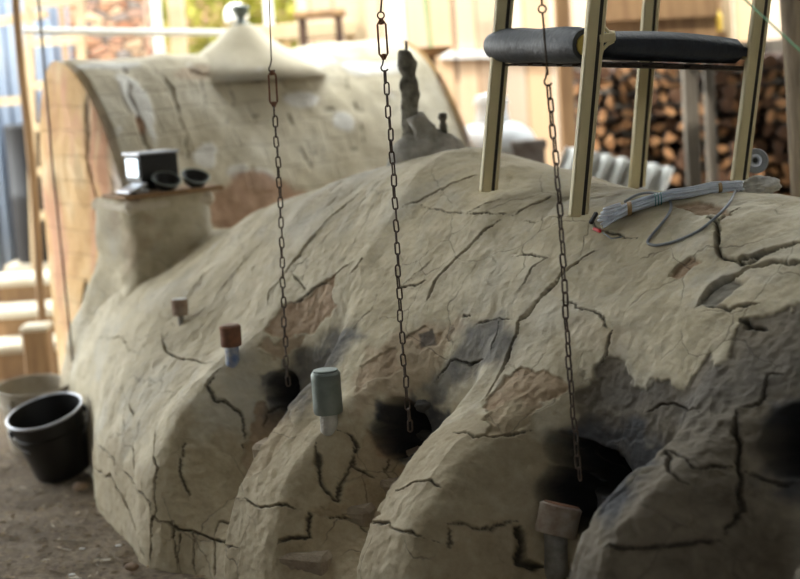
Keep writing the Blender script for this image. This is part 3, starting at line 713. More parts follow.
def turnbuckle(e, z0, z1, wv=.011):
    mb = MB()
    for sx in (-1, 1): mb.tube([(sx*wv*.25, 0, z1), (sx*wv, 0, z1-.012), (sx*wv, 0, z0+.012), (sx*wv*.25, 0, z0)], .0032, 6)
    mb.tube([(0, 0, z0-.004), (0, 0, z0+.012)], .006, 8); mb.tube([(0, 0, z1-.012), (0, 0, z1+.004)], .006, 8)
    mb.build('turnbuckle', M['rust'], e, smooth=True)
def hook(e, z):        # small open hook whose mouth takes the first link
    p = [(0, 0, z+.035)]+[(math.cos(a)*.009, 0, z+.009+math.sin(a)*.009) for a in np.linspace(2.2, 5.9, 10)]; wire(e, p, .0026, 'hook')
def ring(e, z, R=.009): mb = MB(); mb.tube([(math.cos(a)*R, 0, z+math.sin(a)*R) for a in np.linspace(0, 2*PI, 14)[:-1]], .0024, 6, closed=True); mb.build('ring', M['iron'], e, smooth=True)
def hw1(e, z):
    wire(e, [(0, 0, z+.13), (.003, 0, z+.3), (0, 0, z+.5), (0, 0, .0)]); hook(e, z+.098); turnbuckle(e, z-.002, z+.10)
def hw2(e, z):
    hook(e, z-.004); turnbuckle(e, z+.03, z+.13); ring(e, z+.142); wire(e, [(0, 0, z+.15), (.006, 0, z+.19), (-.003, 0, z+.22), (.003, 0, z+.25), (0, 0, z+.35), (0, 0, 0)], .003)
def hw3(e, z):
    hook(e, z-.004); wire(e, [(0, 0, z+.02), (0, 0, z+.165)], .0028, 'rod'); ring(e, z+.172); wire(e, [(0, 0, z+.18), (.003, 0, z+.3), (0, 0, 0)], .0028)
def zat(py, px, Y): return at(px, py, Y).z
chain(289, 388, 4.83, zat(105, 275, 4.83), zat(394, 289, 4.83), 'rusty chain hanging over the farthest stoke hole, left of the other two', hw1, lean=math.radians(1.5))
chain(410, 432, 4.27, zat(70, 381, 4.27), zat(436, 410, 4.27), 'rusty chain hanging into the middle stoke hole, with a long turnbuckle', hw2)
chain(579, 468, 3.74, zat(84, 549, 3.74), zat(486, 579, 3.74), 'rusty chain in front of the chair, reaching the nearest stoke hole', hw3, .3, lean=math.radians(-1.4))
# a thin wire hanging beside the ochre end wall
b = at(71, 340, 6.55); e = tag(MB().tube([(b.x, b.y, 2.78), (b.x+.005, b.y, 1.8), (b.x-.004, b.y, 1.2), (b.x, b.y, .25)], .0045, 6).build('hanging_wire', M['iron'], smooth=True), 'dark wire hanging in front of the ochre end wall', 'wire')

# ---------------------------------------------------------------- chair
CH = empty('armchair', (.5, 4.3, 1.05)); tag(CH, 'metal armchair with navy vinyl seat standing on top of the domed kiln', 'chair')
def w2l(e, p): return Vector(p)-e.location
feet = [(580, 211, 4.30), (490, 187, 4.72), (638, 184, 4.97), (741, 176, 4.55)]
tops = [(604, -60), (511, -60), (658, -70), (771, -62)]
fb = []; ft = []
for (px, py, Y), (tx, ty) in zip(feet, tops):
    bz = at(px, py, Y); z = dome_z(bz.x, bz.y); fb.append(Vector((bz.x, bz.y, bz.z))); ft.append(at(tx, ty, Y))
    print('foot', px, round(bz.z, 3), 'dome', round(z, 3))
def dirn(a, b): return (b-a).normalized()
side = dirn(fb[1], fb[0]); sidr = dirn(fb[0], fb[3])
for i in range(4):
    a = w2l(CH, fb[i]); bb = w2l(CH, ft[i]); a = a+(a-bb).normalized()*.012
    mb = MB(); up = sidr
    x = sidr; 
    off = [(-.016, .035, 0), (.0075, .012, 1), (.019, .011, 0)]
    for dx, wd, mi in off:
        dep = .020 if mi == 0 else .012
        mb.bar(a+x*dx, bb+x*dx, dep, wd, up=-side, mi=mi, bev=.004 if mi == 0 else 0) if False else mb.bar(a+x*dx, bb+x*dx, wd, dep, up=side, mi=mi, bev=.004 if mi == 0 else 0)
    mb.build('leg', [M['alu'], M['groove']], CH)
def onleg(i, py, out=0):       # point on leg i at a photo row
    px, y0, Y = feet[i]; tx, ty = tops[i]; f = (y0-py)/(y0-ty); return fb[i]+(ft[i]-fb[i])*f
s0 = [onleg(0, 44), onleg(1, 45), onleg(2, 46), onleg(3, 50)]
upv = (ft[0]-fb[0]).normalized()
# seat: padded slab between the legs plus a rolled edge at each side
def pad(c, nu=20, nv=16, th=.05, crown=.012, drop=.02):
    vs = []; fs = []
    for lay in (1, -1):
        for i in range(nu+1):
            for j in range(nv+1):
                u, v = i/nu, j/nv
                p = (c[0]*(1-u)+c[3]*u)*(1-v)+(c[1]*(1-u)+c[2]*u)*v
                ed = min(1, min(u, 1-u, v, 1-v)*20); rd = math.sqrt(max(0, 1-(1-ed)**2))
                h = lay*th*(.35+.65*rd)*.5+(crown*4*u*(1-u) if lay > 0 else -drop*4*u*(1-u)*.3)
                vs.append(w2l(CH, p)+upv*h)
    n1 = (nu+1)*(nv+1); I = lambda i, j, l: l*n1+i*(nv+1)+j
    for i in range(nu):
        for j in range(nv):
            fs.append((I(i,j,0), I(i+1,j,0), I(i+1,j+1,0), I(i,j+1,0))); fs.append((I(i,j,1), I(i,j+1,1), I(i+1,j+1,1), I(i+1,j,1)))
    for i in range(nu):
        fs.append((I(i,0,0), I(i,0,1), I(i+1,0,1), I(i+1,0,0))); fs.append((I(i,nv,0), I(i+1,nv,0), I(i+1,nv,1), I(i,nv,1)))
    for j in range(nv):
        fs.append((I(0,j,0), I(0,j+1,0), I(0,j+1,1), I(0,j,1))); fs.append((I(nu,j,0), I(nu,j,1), I(nu,j+1,1), I(nu,j+1,0)))
    mb = MB(); mb.add(vs, fs); return mb
e1 = .028
cs_ = [s0[0]+sidr*e1-side*.0, s0[1]+sidr*e1, s0[2]-sidr*.0, s0[3]-sidr*.022]
cs_ = [p-upv*.0 for p in cs_]
seat = pad(cs_, th=.064).build('seat', M['navy'], CH, smooth=True)
# rolled left edge
ra, rb = s0[1]-side*.035+upv*.0-sidr*.005, s0[0]-side*.035-sidr*.005
mb = MB(); vs = []; nn_ = 12
pts = [w2l(CH, ra+(rb-ra)*f) for f in np.linspace(0.0, 1.0, 14)]
rs = [.038, .046]+[.049+.002*math.sin(k) for k in range(10)]+[.049, .043]
mb.tube(pts, rs, 18); rl = mb.build('rolled_edge', M['navy'], seat, smooth='auto')
mb = MB(); mb.tube([pts[-1]+side*.0, pts[-1]+side*.006], .03, 14); mb.build('end_plug', mat('yellowed_foam', (.45, .36, .10), .8), seat)
mb = MB(); q4 = [w2l(CH, p) for p in s0]
for f in np.linspace(.12, .88, 7):
    a = q4[0]*(1-f)+q4[3]*f; b_ = q4[1]*(1-f)+q4[2]*f; mb.bar(a-upv*.048, b_-upv*.048, .05, .006)
for f in np.linspace(.1, .9, 6):
    a = q4[0]*(1-f)+q4[1]*f; b_ = q4[3]*(1-f)+q4[2]*f; mb.bar(a-upv*.053, b_-upv*.053, .05, .006)
mb.build('webbing', M['under'], CH)
# side rails, arm brackets, arm pads, back
mb = MB()
for a, b_ in ((1, 2), (3, 2)):
    mb.bar(w2l(CH, s0[a]-upv*.01), w2l(CH, s0[b_]-upv*.01), .02, .03, bev=.003)
mb.build('seat_rail', M['alu'], CH)
def bracket(i, sgn):
    c = w2l(CH, onleg(i, 38)); x = sidr*sgn
    mb = MB(); pl = [c+x*.02+upv*.12, c+x*.021+upv*.05, c+x*.026+upv*.028, c+x*.042+upv*.014, c+x*.06+upv*.010]
    mb.tube(pl, .0055, 8); pl = [c+x*.02-upv*.09, c+x*.021-upv*.05, c+x*.026-upv*.03, c+x*.042-upv*.018, c+x*.06-upv*.012]; mb.tube(pl, .0055, 8)
    mb.bar(c+x*.01, c+x*.062, .018, .024, bev=.003); mb.build('bracket', M['alu'], CH, smooth='auto')
bracket(0, 1)
for a, b_ in ((1, 0), (2, 3)):
    mb = MB(); mb.bar(w2l(CH, ft[a])-side*.03, w2l(CH, ft[b_])+side*.03, .055, .022, bev=.008); ar = mb.build('armrest', M['alu'], CH)
    mb = MB(); mid0 = w2l(CH, ft[a]*.72+ft[b_]*.28); mid1 = w2l(CH, ft[a]*.3+ft[b_]*.7); mb.bar(mid0+upv*-.012, mid1+upv*-.012, .05, .06, bev=.012); mb.build('pad', M['navy'], ar)
mb = MB(); up1, up2 = w2l(CH, ft[1])+upv*.02, w2l(CH, ft[2])+upv*.02
for p in (up1, up2): mb.bar(p, p+upv*.36+(-side)*.08, .03, .04, bev=.004)
mb.build('back_frame', M['alu'], CH)
mb = MB(); mb.bar((up1+up2)/2+upv*.12-side*.03, (up1+up2)/2+upv*.36-side*.08, (up2-up1).length, .05, up=side, bev=.02); mb.build('backrest', M['navy'], CH)

# ---------------------------------------------------------------- cable bundle on the dome
CB = empty('cable_bundle', sp(660, 205)); tag(CB, 'folded bundle of grey cable taped in brown and tied in teal on the domed kiln', 'cable')
cen_ = [(600,231),(612,222),(630,213),(650,206),(670,201),(690,197),(712,192),(732,186),(744,182)]
base_ = [sp(*p)+Vector((0, 0, .006)) for p in cen_]
def interp(pts, f):
    x = f*(len(pts)-1); i = min(int(x), len(pts)-2); return pts[i]*(1-(x-i))+pts[i+1]*(x-i)
dirb = (base_[-1]-base_[0]).normalized(); lat = dirb.cross(Vector((0, 0, 1))).normalized()
mb = MB()
for k in range(16):
    a = (k % 6-2.5)*.008; h = (k//6)*.0085+.003
    f0 = random.uniform(0, .14); f1 = random.uniform(.9, 1)
    pts = []
    for f in np.linspace(f0, f1, 22):
        spread = 1.25-.75*f; p = interp(base_, f)
        pts.append(w2l(CB, p)+lat*(a*spread+.004*math.sin(f*7+k))+Vector((0, 0, h+.003*math.sin(f*9+k*2))))
    mb.tube(pts, .0036, 7)
for k in range(4):            # the turned ends of the coils, near the plug
    a = .010+.004*k; h = .012+.006*k; c = w2l(CB, interp(base_, .10+.03*k)); pts = []
    for th_ in np.linspace(PI/2, 3*PI/2, 12): pts.append(c+dirb*math.cos(th_)*(.03+.006*k)+lat*math.sin(th_)*(.018+.003*k)+Vector((0, 0, h)))
    mb.tube(pts, .0036, 7)
mb.build('coils', M['cable'], CB, smooth=True)
def band(f, m, R=.024, wv=.007, nm='tape_band', n=1):
    c = w2l(CB, interp(base_, f)); sc_ = 1.15-.5*f
    mb = MB()
    for q_ in range(n):
        cc = c+dirb*(q_*.008-.004*(n-1)); vs = []
        pts = [cc+lat*math.cos(a)*R*1.35*sc_+Vector((0, 0, .009+math.sin(a)*R*.75*sc_)) for a in np.linspace(0, 2*PI, 22)[:-1]]
        N2 = len(pts); vs = []
        for p in pts: vs += [p-dirb*wv/2, p+dirb*wv/2]
        fs = [(2*i, 2*i+1, (2*i+3) % (2*N2), (2*i+2) % (2*N2)) for i in range(N2)]
        mb.add(vs, fs)
    o = mb.build(nm, m, CB, smooth=True); md = o.modifiers.new('s', 'SOLIDIFY'); md.thickness = .0015; return o
band(.24, M['tape'], wv=.012); band(.80, M['tape'], wv=.010); band(.42, M['teal'], wv=.0025, nm='twine', n=3)
lp = [(743,178),(737,190),(729,205),(718,217),(700,231),(684,240),(668,246),(655,247),(648,244),(652,237),(662,225),(670,213),(671,204),(664,198),(650,194),(636,196),(624,204)]
lpp = [sp(*p) for p in lp]; pr_ = crv([tuple(p) for p in lpp], 0)
mb = MB(); mb.tube([w2l(CB, Vector(p))+Vector((0, 0, .006)) for p in pr_[::6]], .0038, 8); o = mb.build('loose_loop', M['darkcable'], CB, smooth=True); o['label'] = 'darker loose loop of cable'
pg = sp(597, 232); mb = MB(); pd = (sp(604, 235)-sp(590, 229)).normalized()
mb.bar(w2l(CB, pg-pd*.016)+Vector((0, 0, .007)), w2l(CB, pg+pd*.016)+Vector((0, 0, .007)), .011, .009, bev=.003); o = mb.build('plug', M['red'], CB); o['label'] = 'red plug'
mb = MB(); q0 = sp(591, 227); mb.bar(w2l(CB, q0)+Vector((0, 0, .012)), w2l(CB, sp(597, 219))+Vector((0, 0, .016)), .012, .012, bev=.003); o = mb.build('clip', M['black'], CB); o['label'] = 'black clip'
mb = MB(); mb.tube([w2l(CB, sp(603, 235))+Vector((0, 0, .006)), w2l(CB, sp(612, 239))+Vector((0, 0, .004)), w2l(CB, sp(622, 238))+Vector((0, 0, .006))], .002, 6); mb.build('lead', M['darkcable'], CB, smooth=True)
# lump of clay and the round cable end on it
def lump(name, c, r, m, label, cat, seed=0, sub=3, parent=None, amp_=.35, group=None):
    import bmesh
    bm = bmesh.new(); bmesh.ops.create_icosphere(bm, subdivisions=sub, radius=1)
    for v in bm.verts:
        n_ = mnoise.fractal(v.co*1.3+Vector((seed*7.1, seed*3.3, 0)), .9, 2, 4); v.co = Vector((v.co.x*r[0], v.co.y*r[1], v.co.z*r[2]))*(1+amp_*n_)
    me = bpy.data.meshes.new(name); bm.to_mesh(me); bm.free(); me.materials.append(m)
    me.polygons.foreach_set('use_smooth', [True]*len(me.polygons))
    o = bpy.data.objects.new(name, me); COL.objects.link(o); o.location = c
    if parent: o.parent = parent
    elif label: tag(o, label, cat, group)
    return o
lc = at(757, 187, 4.62); lump('clay_lump', lc, (.065, .045, .030), M['greyclay'], 'rough pale clay lump at the end of the cable bundle', 'clay lump', 3, 4)
rc = at(756, 161, 4.60); RW = empty('cable_reel', rc, (math.radians(80), 0, math.radians(-18))); tag(RW, 'small round dark grey reel standing on the clay lump by the chair leg', 'reel')
mb = MB(); mb.lathe([(.024, -.014), (.034, -.012), (.036, -.006), (.030, -.003), (.030, .003), (.036, .006), (.034, .012), (.022, .015)], 28); mb.build('drum', M['darkcable'], RW, smooth='auto')
mb = MB(); mb.lathe([(.020, .012), (.018, .018), (.012, .018), (.010, .014)], 20); mb.build('collar', M['silver'], RW, smooth='auto')
mb = MB(); mb.lathe([(.007, .010), (.007, .020), (.003, .021)], 12); mb.build('hub', M['black'], RW, smooth='auto')
mb = MB(); mb.tube([(0, .034, 0), (-.02, -.0, .0), (-.035, -.03, .0)], .0038, 6)

# ---------------------------------------------------------------- gnarled clay stub on the ridge
bp = at(413, 152, 5.42); bzt = dome_z(bp.x, bp.y); GS = empty('clay_chimney', (bp.x, bp.y, bzt-.02)); tag(GS, 'gnarled dark clay stub with a spike, standing on the domed kiln ridge', 'chimney')
k_ = 5.25/F
def clay_blob(pts, rs, m, nm, seed):
    mb = MB(); cp_ = crv(pts, 0); rr = np.interp(np.linspace(0, 1, len(cp_)), np.linspace(0, 1, len(rs)), rs)
    mb.tube([Vector(p) for p in cp_[::4]], list(rr[::4]), 24)
    mb.v = [tuple(Vector(v)+Vector((mnoise.noise(Vector(v)*28+Vector((seed, 0, 0))), mnoise.noise(Vector(v)*28+Vector((0, seed, 5))), mnoise.noise(Vector(v)*28+Vector((9, 0, seed)))))*.012) for v in mb.v]
    return mb.build(nm, m, GS, smooth=True)
mb = MB(); mb.tube([(0, 0, .375), (.002, 0, .42)], .005, 8); mb.build('spike', M['iron'], GS, smooth=True)
clay_blob([(0, 0, -.03), (.004, 0, .06), (-.004, 0, .16), (.004, .0, .26), (0, 0, .33), (0, 0, .385)], [.07, .052, .032, .028, .034, .024, .030, .020], M['darkclay'], 'stack', 7)
clay_blob([(.015, -.03, .17), (.05, -.03, .10), (.09, -.03, .04), (.14, -.03, -.02)], [.03, .04, .06, .05], M['greyclay'], 'buttress', 2)
clay_blob([(-.07, 0, -.04), (-.02, .0, .02), (.05, 0, .04), (.12, 0, .02), (.17, 0, -.05)], [.03, .07, .085, .07, .03], M['greyclay'], 'base', 11)
clay_blob([(.12, -.01, .0), (.112, -.01, .05), (.105, -.01, .10)], [.055, .05, .03], M['greyclay'], 'shoulder', 4)
mb = MB(); mb.lathe([(.012, .08), (.014, .11), (.009, .125), (.016, .135), (.014, .15), (.006, .153)], 14, Matrix.Translation((.108, -.01, .02)), jit=.2); mb.build('knob', M['darkclay'], GS, smooth=True)

M['soot'] = mat('sooty_stone', (.07, .066, .06), .9, c2=(.03, .028, .026), sc=20, bump=.8)
for q_, (px, py, r_) in enumerate(((392, 434, .022), (424, 406, .02), (398, 412, .016), (281, 402, .017), (292, 374, .014), (566, 448, .016))):
    lump('stone', sp(px, py), (r_*1.3, r_, r_*.8), M['soot'], None, None, q_, 3, parent=KILN)
# ---------------------------------------------------------------- shelf with dark box and bowls
sh = st(-1.76, .46, 1.045); ang = math.atan2(IN[1], IN[0])
SB = empty('shelf_board', sh, (0, 0, ang)); tag(SB, 'short wooden board on the plaster block, carrying a dark box and bowls', 'board')
mb = MB(); mb.box((-.01, -.10, .0), (.44, .22, .018), bev=.003); mb.build('plank', M['wood'], SB)
def place(px, py, Y): return at(px, py, Y)
zt = sh.z+.010
bx = atz(146, 186, zt+.02); 
BX = empty('lamp_box', (0, 0, 0), (0, 0, ang)); BX.location = SB.matrix_basis @ Vector((-.03, -.06, .0)); BX.location.z = zt
tag(BX, 'dark metal box with a bright steel end standing on the board', 'box')
mb = MB(); mb.box((0, 0, .09), (.17, .14, .11), bev=.006); mb.box((0, 0, .025), (.13, .11, .04), bev=.004); mb.build('housing', M['blackdull'], BX)
mb = MB(); mb.box((-.086, 0, .095), (.006, .11, .075), bev=.002); mb.build('end_plate', M['steel'], BX)
mb = MB(); mb.box((0, 0, .150), (.185, .155, .010), bev=.003); mb.build('lid', M['silver'], BX)
mb = MB(); mb.tube([(.085, 0, .05), (.11, 0, .05)], .008, 8); mb.build('knob', M['blackdull'], BX, smooth='auto')
def bowl(px, lab):
    e = empty('bowl', (0, 0, 0), (math.radians(28), 0, ang)); e.location = SB.matrix_basis @ Vector((px, -.165, .0)); e.location.z = zt+.014; tag(e, lab, 'bowl')
    mb = MB(); mb.lathe([(.02, -.012), (.042, .004), (.055, .03), (.058, .036)], 26, capt=False); mb.lathe([(.058, .036), (.052, .034), (.038, .008), (.015, -.004)], 26, capb=False); mb.build('cup', M['blackdull'], e, smooth=True)
    mb = MB(); mb.tube([(math.cos(a)*.057, math.sin(a)*.057, .036) for a in np.linspace(0, 2*PI, 26)[:-1]], .0028, 6, closed=True); mb.build('rim', M['tin'], e, smooth=True)
bowl(-.03, 'small dark bowl with a grey rim on the board, below the box'); bowl(.10, 'small dark bowl with a grey rim, right-hand one on the board')
mb = MB(); mb.box((0, 0, .02), (.09, .12, .012), Matrix.Rotation(-.35, 4, 'Y'), bev=.004); mb.box((.02, 0, .008), (.06, .1, .014), bev=.003); o = mb.build('metal_tray', M['silver']); o.location = SB.matrix_basis @ Vector((-.16, -.13, .0)); o.location.z = zt; o.rotation_euler = (0, 0, ang); tag(o, 'folded shiny metal tray at the left end of the board', 'tray')

# ---------------------------------------------------------------- buckets
def bucket(name, loc, rot, R, H, m, rim_m, label, fill, group=None):
    e = empty('bucket', loc, rot); tag(e, label, 'bucket')
    mb = MB(); mb.lathe([(R*.74, 0), (R*.76, .004), (R*.93, H*.72), (R*.975, H*.73), (R*.98, H*.75), (R*.94, H*.76), (R*.99, H*.97), (R, H)], 40, capt=False)
    mb.lathe([(R, H), (R*.965, H), (R*.72, .012), (.001, .012)], 40, capb=False, capt=False); mb.build('body', m, e, smooth='auto')
    mb = MB(); mb.tube([(math.cos(a)*R*1.005, math.sin(a)*R*1.005, H) for a in np.linspace(0, 2*PI, 44)[:-1]], .0055, 8, closed=True); mb.build('rim', rim_m, e, smooth=True)
    for sg in (-1, 1):
        mb = MB(); mb.box((sg*R*1.0, 0, H*.84), (.014, .03, .03), bev=.003); mb.build('lug', m, e)
    mb = MB(); mb.tube([(math.cos(a)*R*1.05, -math.sin(a)*R*1.04*math.cos(.85), H*.84-math.sin(a)*R*1.0*math.sin(.72)) for a in np.linspace(0, PI, 24)], .003, 6); mb.build('handle', M['silver'], e, smooth=True)
    o = lump('rubble_fill', (0, 0, H*.42), (R*.74, R*.74, .04), fill, None, None, 5, 4, parent=e, amp_=.12)
    return e
b1 = at(63, 462, 6.1)
bucket('bucket', (b1.x, b1.y, .02), (math.radians(10), math.radians(-13), math.radians(20)), .146, .255, M['black'], M['silver'], 'black plastic bucket with a light rim tilted against the grey one', M['rubble'])
b2 = at(44, 452, 6.55)
bucket('bucket', (b2.x-.03, b2.y+.05, .0), (math.radians(4), math.radians(-4), math.radians(60)), .150, .27, M['greybucket'], M['greybucket'], 'grubby off-white bucket of pale offcuts behind the black one', M['rubble'])
ofc = Vector((b2.x-.03, b2.y+.05, 0))
for i, (dx, dy, r_, ln) in enumerate([(-.03, -.03, .5, .15), (.02, .03, 1.2, .13), (.05, -.02, 2.3, .12)]):
    mb = MB(); mb.box((0, 0, 0), (ln, .035, .02), Matrix.Rotation(r_, 4, 'Z') @ Matrix.Rotation(.25, 4, 'Y'), bev=.004); o = mb.build('wood_offcut', M['lime'], loc=(ofc.x+dx, ofc.y+dy, .165+.018*i))
    tag(o, 'pale wood offcut lying in the off-white bucket', 'offcut', 'offcuts in the off-white bucket')

# ---------------------------------------------------------------- litter
mb = MB()
for i in range(2600):
    x = random.uniform(-1.7, -.2); y = random.uniform(4.2, 7.2)
    s_ = random.uniform(.003, .014); a = random.uniform(0, 2*PI); z = .004+.0
    j = np.abs(gx-x).argmin(); k = np.abs(gy-y).argmin(); z = GP[j, k, 2]+.003
    c, sn_ = math.cos(a), math.sin(a); l = s_*random.uniform(1, 2.2); th_ = random.uniform(-.3, .4)*s_
    vs = [(x-c*l, y-sn_*l, z), (x+sn_*s_*.5, y-c*s_*.5, z+.002), (x+c*l, y+sn_*l, z+abs(th_)), (x-sn_*s_*.5, y+c*s_*.5, z+.003+abs(th_))]
    mb.add(vs, [(0, 1, 2, 3)], 0 if random.random() > .1 else 1)
o = mb.build('leaf_litter', [M['leaf'], M['lime']]); tag(o, 'scattered chips and dry leaf bits on the dirt floor beside the kiln', 'litter', kind='stuff')
chips = [(81,486,.030,M['rubble'],'brown clay clod on the dirt right below the black bucket'),(102,484,.018,M['rubble'],'small dark clod at the foot of the kiln beside the bucket'),(120,500,.014,M['rubble'],'little clod against the kiln foot'),(119,545,.011,M['white'],'tiny white flake on the dirt floor near the kiln foot'),(72,574,.010,M['white'],'white flake on the dirt at the bottom edge'),(82,548,.009,M['white'],'tiny white flake on open dirt'),(132,566,.022,M['rubble'],'dark clod at the kiln foot near the bottom edge')]
for i, (px, py, r_, m, lab) in enumerate(chips):
    p = atz(px, py, .008); lump('clod' if m is not M['white'] else 'flake', (p.x, p.y, .006), (r_, r_*.8, r_*.6 if m is not M['white'] else .003), m, lab, 'clod' if m is not M['white'] else 'flake', i+2, 2)

# ---------------------------------------------------------------- left background
def rod(name, p, q, r_, m, label, cat, n=10, group=None, jit=0):
    mb = MB(); p = Vector(p); q = Vector(q); pts = [p+(q-p)*f for f in np.linspace(0, 1, 12)]
    if jit: pts = [v+Vector((mnoise.noise(v*1.5), mnoise.noise(v*1.5+Vector((5, 5, 5))), 0))*jit for v in pts]
    mb.tube(pts, r_, n); return tag(mb.build(name, m, smooth=True), label, cat, group)
def ext(p, q, z):  # extend the line p->q to height z
    return p+(q-p)*((z-p.z)/(q.z-p.z))
a = at(17, 0, 7.9); b_ = at(38, 272, 7.9); rod('wooden_pole', ext(a, b_, 2.9), ext(a, b_, 0), .021, M['wood'], 'thin brown wooden pole leaning at the left edge', 'pole', jit=.02)
# ladder
LD = empty('ladder', at(55, 330, 9.5)); LD.location.z = 0; tag(LD, 'cream wooden ladder standing behind the tall kiln at the far left', 'ladder')
for pa, pb in (((28, 0), (34, 200)), ((80, 0), (86, 200))):
    a = at(*pa, 9.5); b_ = at(*pb, 9.5); mb = MB(); mb.bar(w2l(LD, ext(a, b_, 2.4)), w2l(LD, ext(a, b_, 0)), .045, .06, up=(0, 1, 0)); mb.build('stile', M['cream'], LD)
for py in (-40, 2, 41, 84, 126, 170, 214):
    mb = MB(); mb.bar(w2l(LD, at(28+py*.03, py+2, 9.48)), w2l(LD, at(82+py*.03, py-2, 9.48)), .05, .03, up=(0, 1, 0)); mb.build('rung', M['cream'], LD)
mb = MB(); mb.bar(at(-40, 28, 9.75), at(46, 14, 9.7), .05, .09, up=(0, 1, 0)); tag(mb.build('cross_board', M['cream']), 'pale board nailed across the blue sheets at the far left', 'board')
mb = MB(); mb.bar(at(-40, 104, 9.75), at(25, 100, 9.7), .05, .07, up=(0, 1, 0)); tag(mb.build('cross_board', M['cream']), 'lower pale board across the blue sheets, behind the brown pole', 'board')
a = at(24, 31, 8.3); b_ = at(237, 33, 8.35); rod('metal_bar', a, b_, .018, M['white'], 'white metal bar running level from the ladder to the cone', 'bar')
def corr(name, p00, du, dv, nw, amp_, m, label, cat, th_=.002):
    mb = MB(); nu = nw*8; vs = []; nrm_ = du.cross(dv).normalized()
    for i in range(nu+1):
        for j in (0, 1): vs.append(p00+du*(i/nu)+dv*j+nrm_*amp_*math.sin(2*PI*i/8))
    mb.add(vs, [(2*i, 2*i+2, 2*i+3, 2*i+1) for i in range(nu)]); o = mb.build(name, m, smooth=True)
    md = o.modifiers.new('s', 'SOLIDIFY'); md.thickness = th_; return tag(o, label, cat)
p0 = at(-60, 320, 10.2); p0.z = .02; corr('corrugated_sheet', p0, Vector((.95, 0, 0)), Vector((0, 0, 2.3)), 12, .018, M['blue'], 'blue corrugated sheet wall panel at the far left edge', 'metal sheet')
p1 = p0+Vector((.98, .06, 0)); corr('corrugated_sheet', p1, Vector((.55, 0, 0)), Vector((0, 0, 2.3)), 7, .018, M['blue'], 'blue corrugated sheet seen between the ladder rungs', 'metal sheet')
br = empty('brick_pillar', (0, 0, 0)); c = at(112, 30, 10.0)
mb = MB(); mb.box((c.x, c.y, 1.15), (.45, .4, 2.3), bev=.02); br = mb.build('stone_pillar', M['stone']); bpy.data.objects.remove(bpy.data.objects['brick_pillar']); tag(br, 'rough red and grey masonry pillar behind the tall kiln', 'pillar')
for px, Y, wv, m, lab in ((158, 8.7, .05, M['white'], 'white post just right of the masonry pillar'), (178, 9.6, .09, M['cream'], 'broad cream post behind the tall kiln top'), (270, 10.0, .055, M['white'], 'white post right of the cone, behind the tall kiln'),
                          (362, 9.2, .06, M['cream'], 'cream timber post left of the middle chain'), (397, 10.2, .10, M['white'], 'broad white post right of the middle chain')):
    a = at(px, 30, Y); mb = MB(); mb.box((a.x, a.y, 1.2), (wv, wv, 2.4), bev=.004); tag(mb.build('post', m), lab, 'post')
dr = at(28, 130, 9.98); mb = MB(); mb.lathe([(.14, .0), (.15, .03), (.15, .4), (.155, .42), (.15, .44), (.15, .82), (.155, .84), (.14, .86)], 26, Matrix.Translation((dr.x, dr.y, .42))); o = mb.build('drum', M['blackdull'], smooth='auto'); tag(o, 'dark drum standing behind the brown pole', 'drum')
mb = MB(); mb.box((dr.x, dr.y, .2), (.4, .3, .44), bev=.01); tag(mb.build('plinth', M['lime']), 'pale block under the dark drum', 'block')
for i, (Y, z) in enumerate(((9.1, .44), (8.75, .31), (8.42, .17))):
    c = at(8, 300, Y); mb = MB(); mb.box((c.x-.1, Y, z/2-.02), (1.0, .30, z+.04-.03), bev=.01); mb.box((c.x-.1, Y-.01, z-.02), (1.04, .32, .05), mi=1, bev=.012)
    tag(mb.build('step', [M['wood'], M['lime']]), ['topmost pale step at the far left', 'middle pale step at the far left', 'lowest pale step at the far left'][i], 'step')
c = at(39, 352, 7.7); mb = MB(); mb.box((c.x, 7.7, .17), (.125, .14, .34), bev=.01); mb.box((c.x, 7.7, .345), (.135, .15, .03), mi=1, bev=.008); tag(mb.build('stone_block', [M['wood'], M['lime']]), 'upright brown block with a pale top below the steps', 'block')

# ---------------------------------------------------------------- middle background
rng_leaf = random.Random(3)
def shrub(px, py, Y, R, lab, n=420):
    c = at(px, py, Y); mb = MB()
    for i in range(n):
        a, b2_ = rng_leaf.uniform(0, 2*PI), rng_leaf.uniform(-1, 1); rr = R*rng_leaf.uniform(.5, 1)**.5
        p = c+Vector((math.cos(a)*math.sqrt(1-b2_*b2_)*rr, math.sin(a)*math.sqrt(1-b2_*b2_)*rr*.7, b2_*rr*.8)); s_ = .06
        d1 = Vector([rng_leaf.uniform(-1, 1) for _ in range(3)]).normalized()*s_; d2 = d1.cross(Vector((.3, .5, .8))).normalized()*s_*.5
        mb.add([p-d1, p+d2, p+d1, p-d2], [(0, 1, 2, 3)])
    e = empty('shrub', (c.x, c.y, 0)); tag(e, lab, 'shrub'); mb.v = [tuple(Vector(v)-e.location) for v in mb.v]; mb.build('foliage', M['foliage'], e)
    mb = MB(); mb.tube([(0, 0, 0), (.03, 0, c.z*.6), (0, 0, c.z)], [.04, .03, .015], 8); mb.build('stem', M['bark'], e)
shrub(205, 20, 12.5, .42, 'yellow-green shrub beyond the tall kiln, nearest the masonry pillar'); shrub(320, 5, 13, .5, 'yellow-green shrub beyond the stool')
shrub(262, -5, 14.8, .35, 'yellow-green shrub straight behind the cone knob')
mb = MB(); a = at(0, 0, 15); mb.box((-.5, 15.5, 1.4), (9, .1, 2.8)); tag(mb.build('rear_fence', M['wood']), 'brown board fence far behind the tall kiln', 'fence')
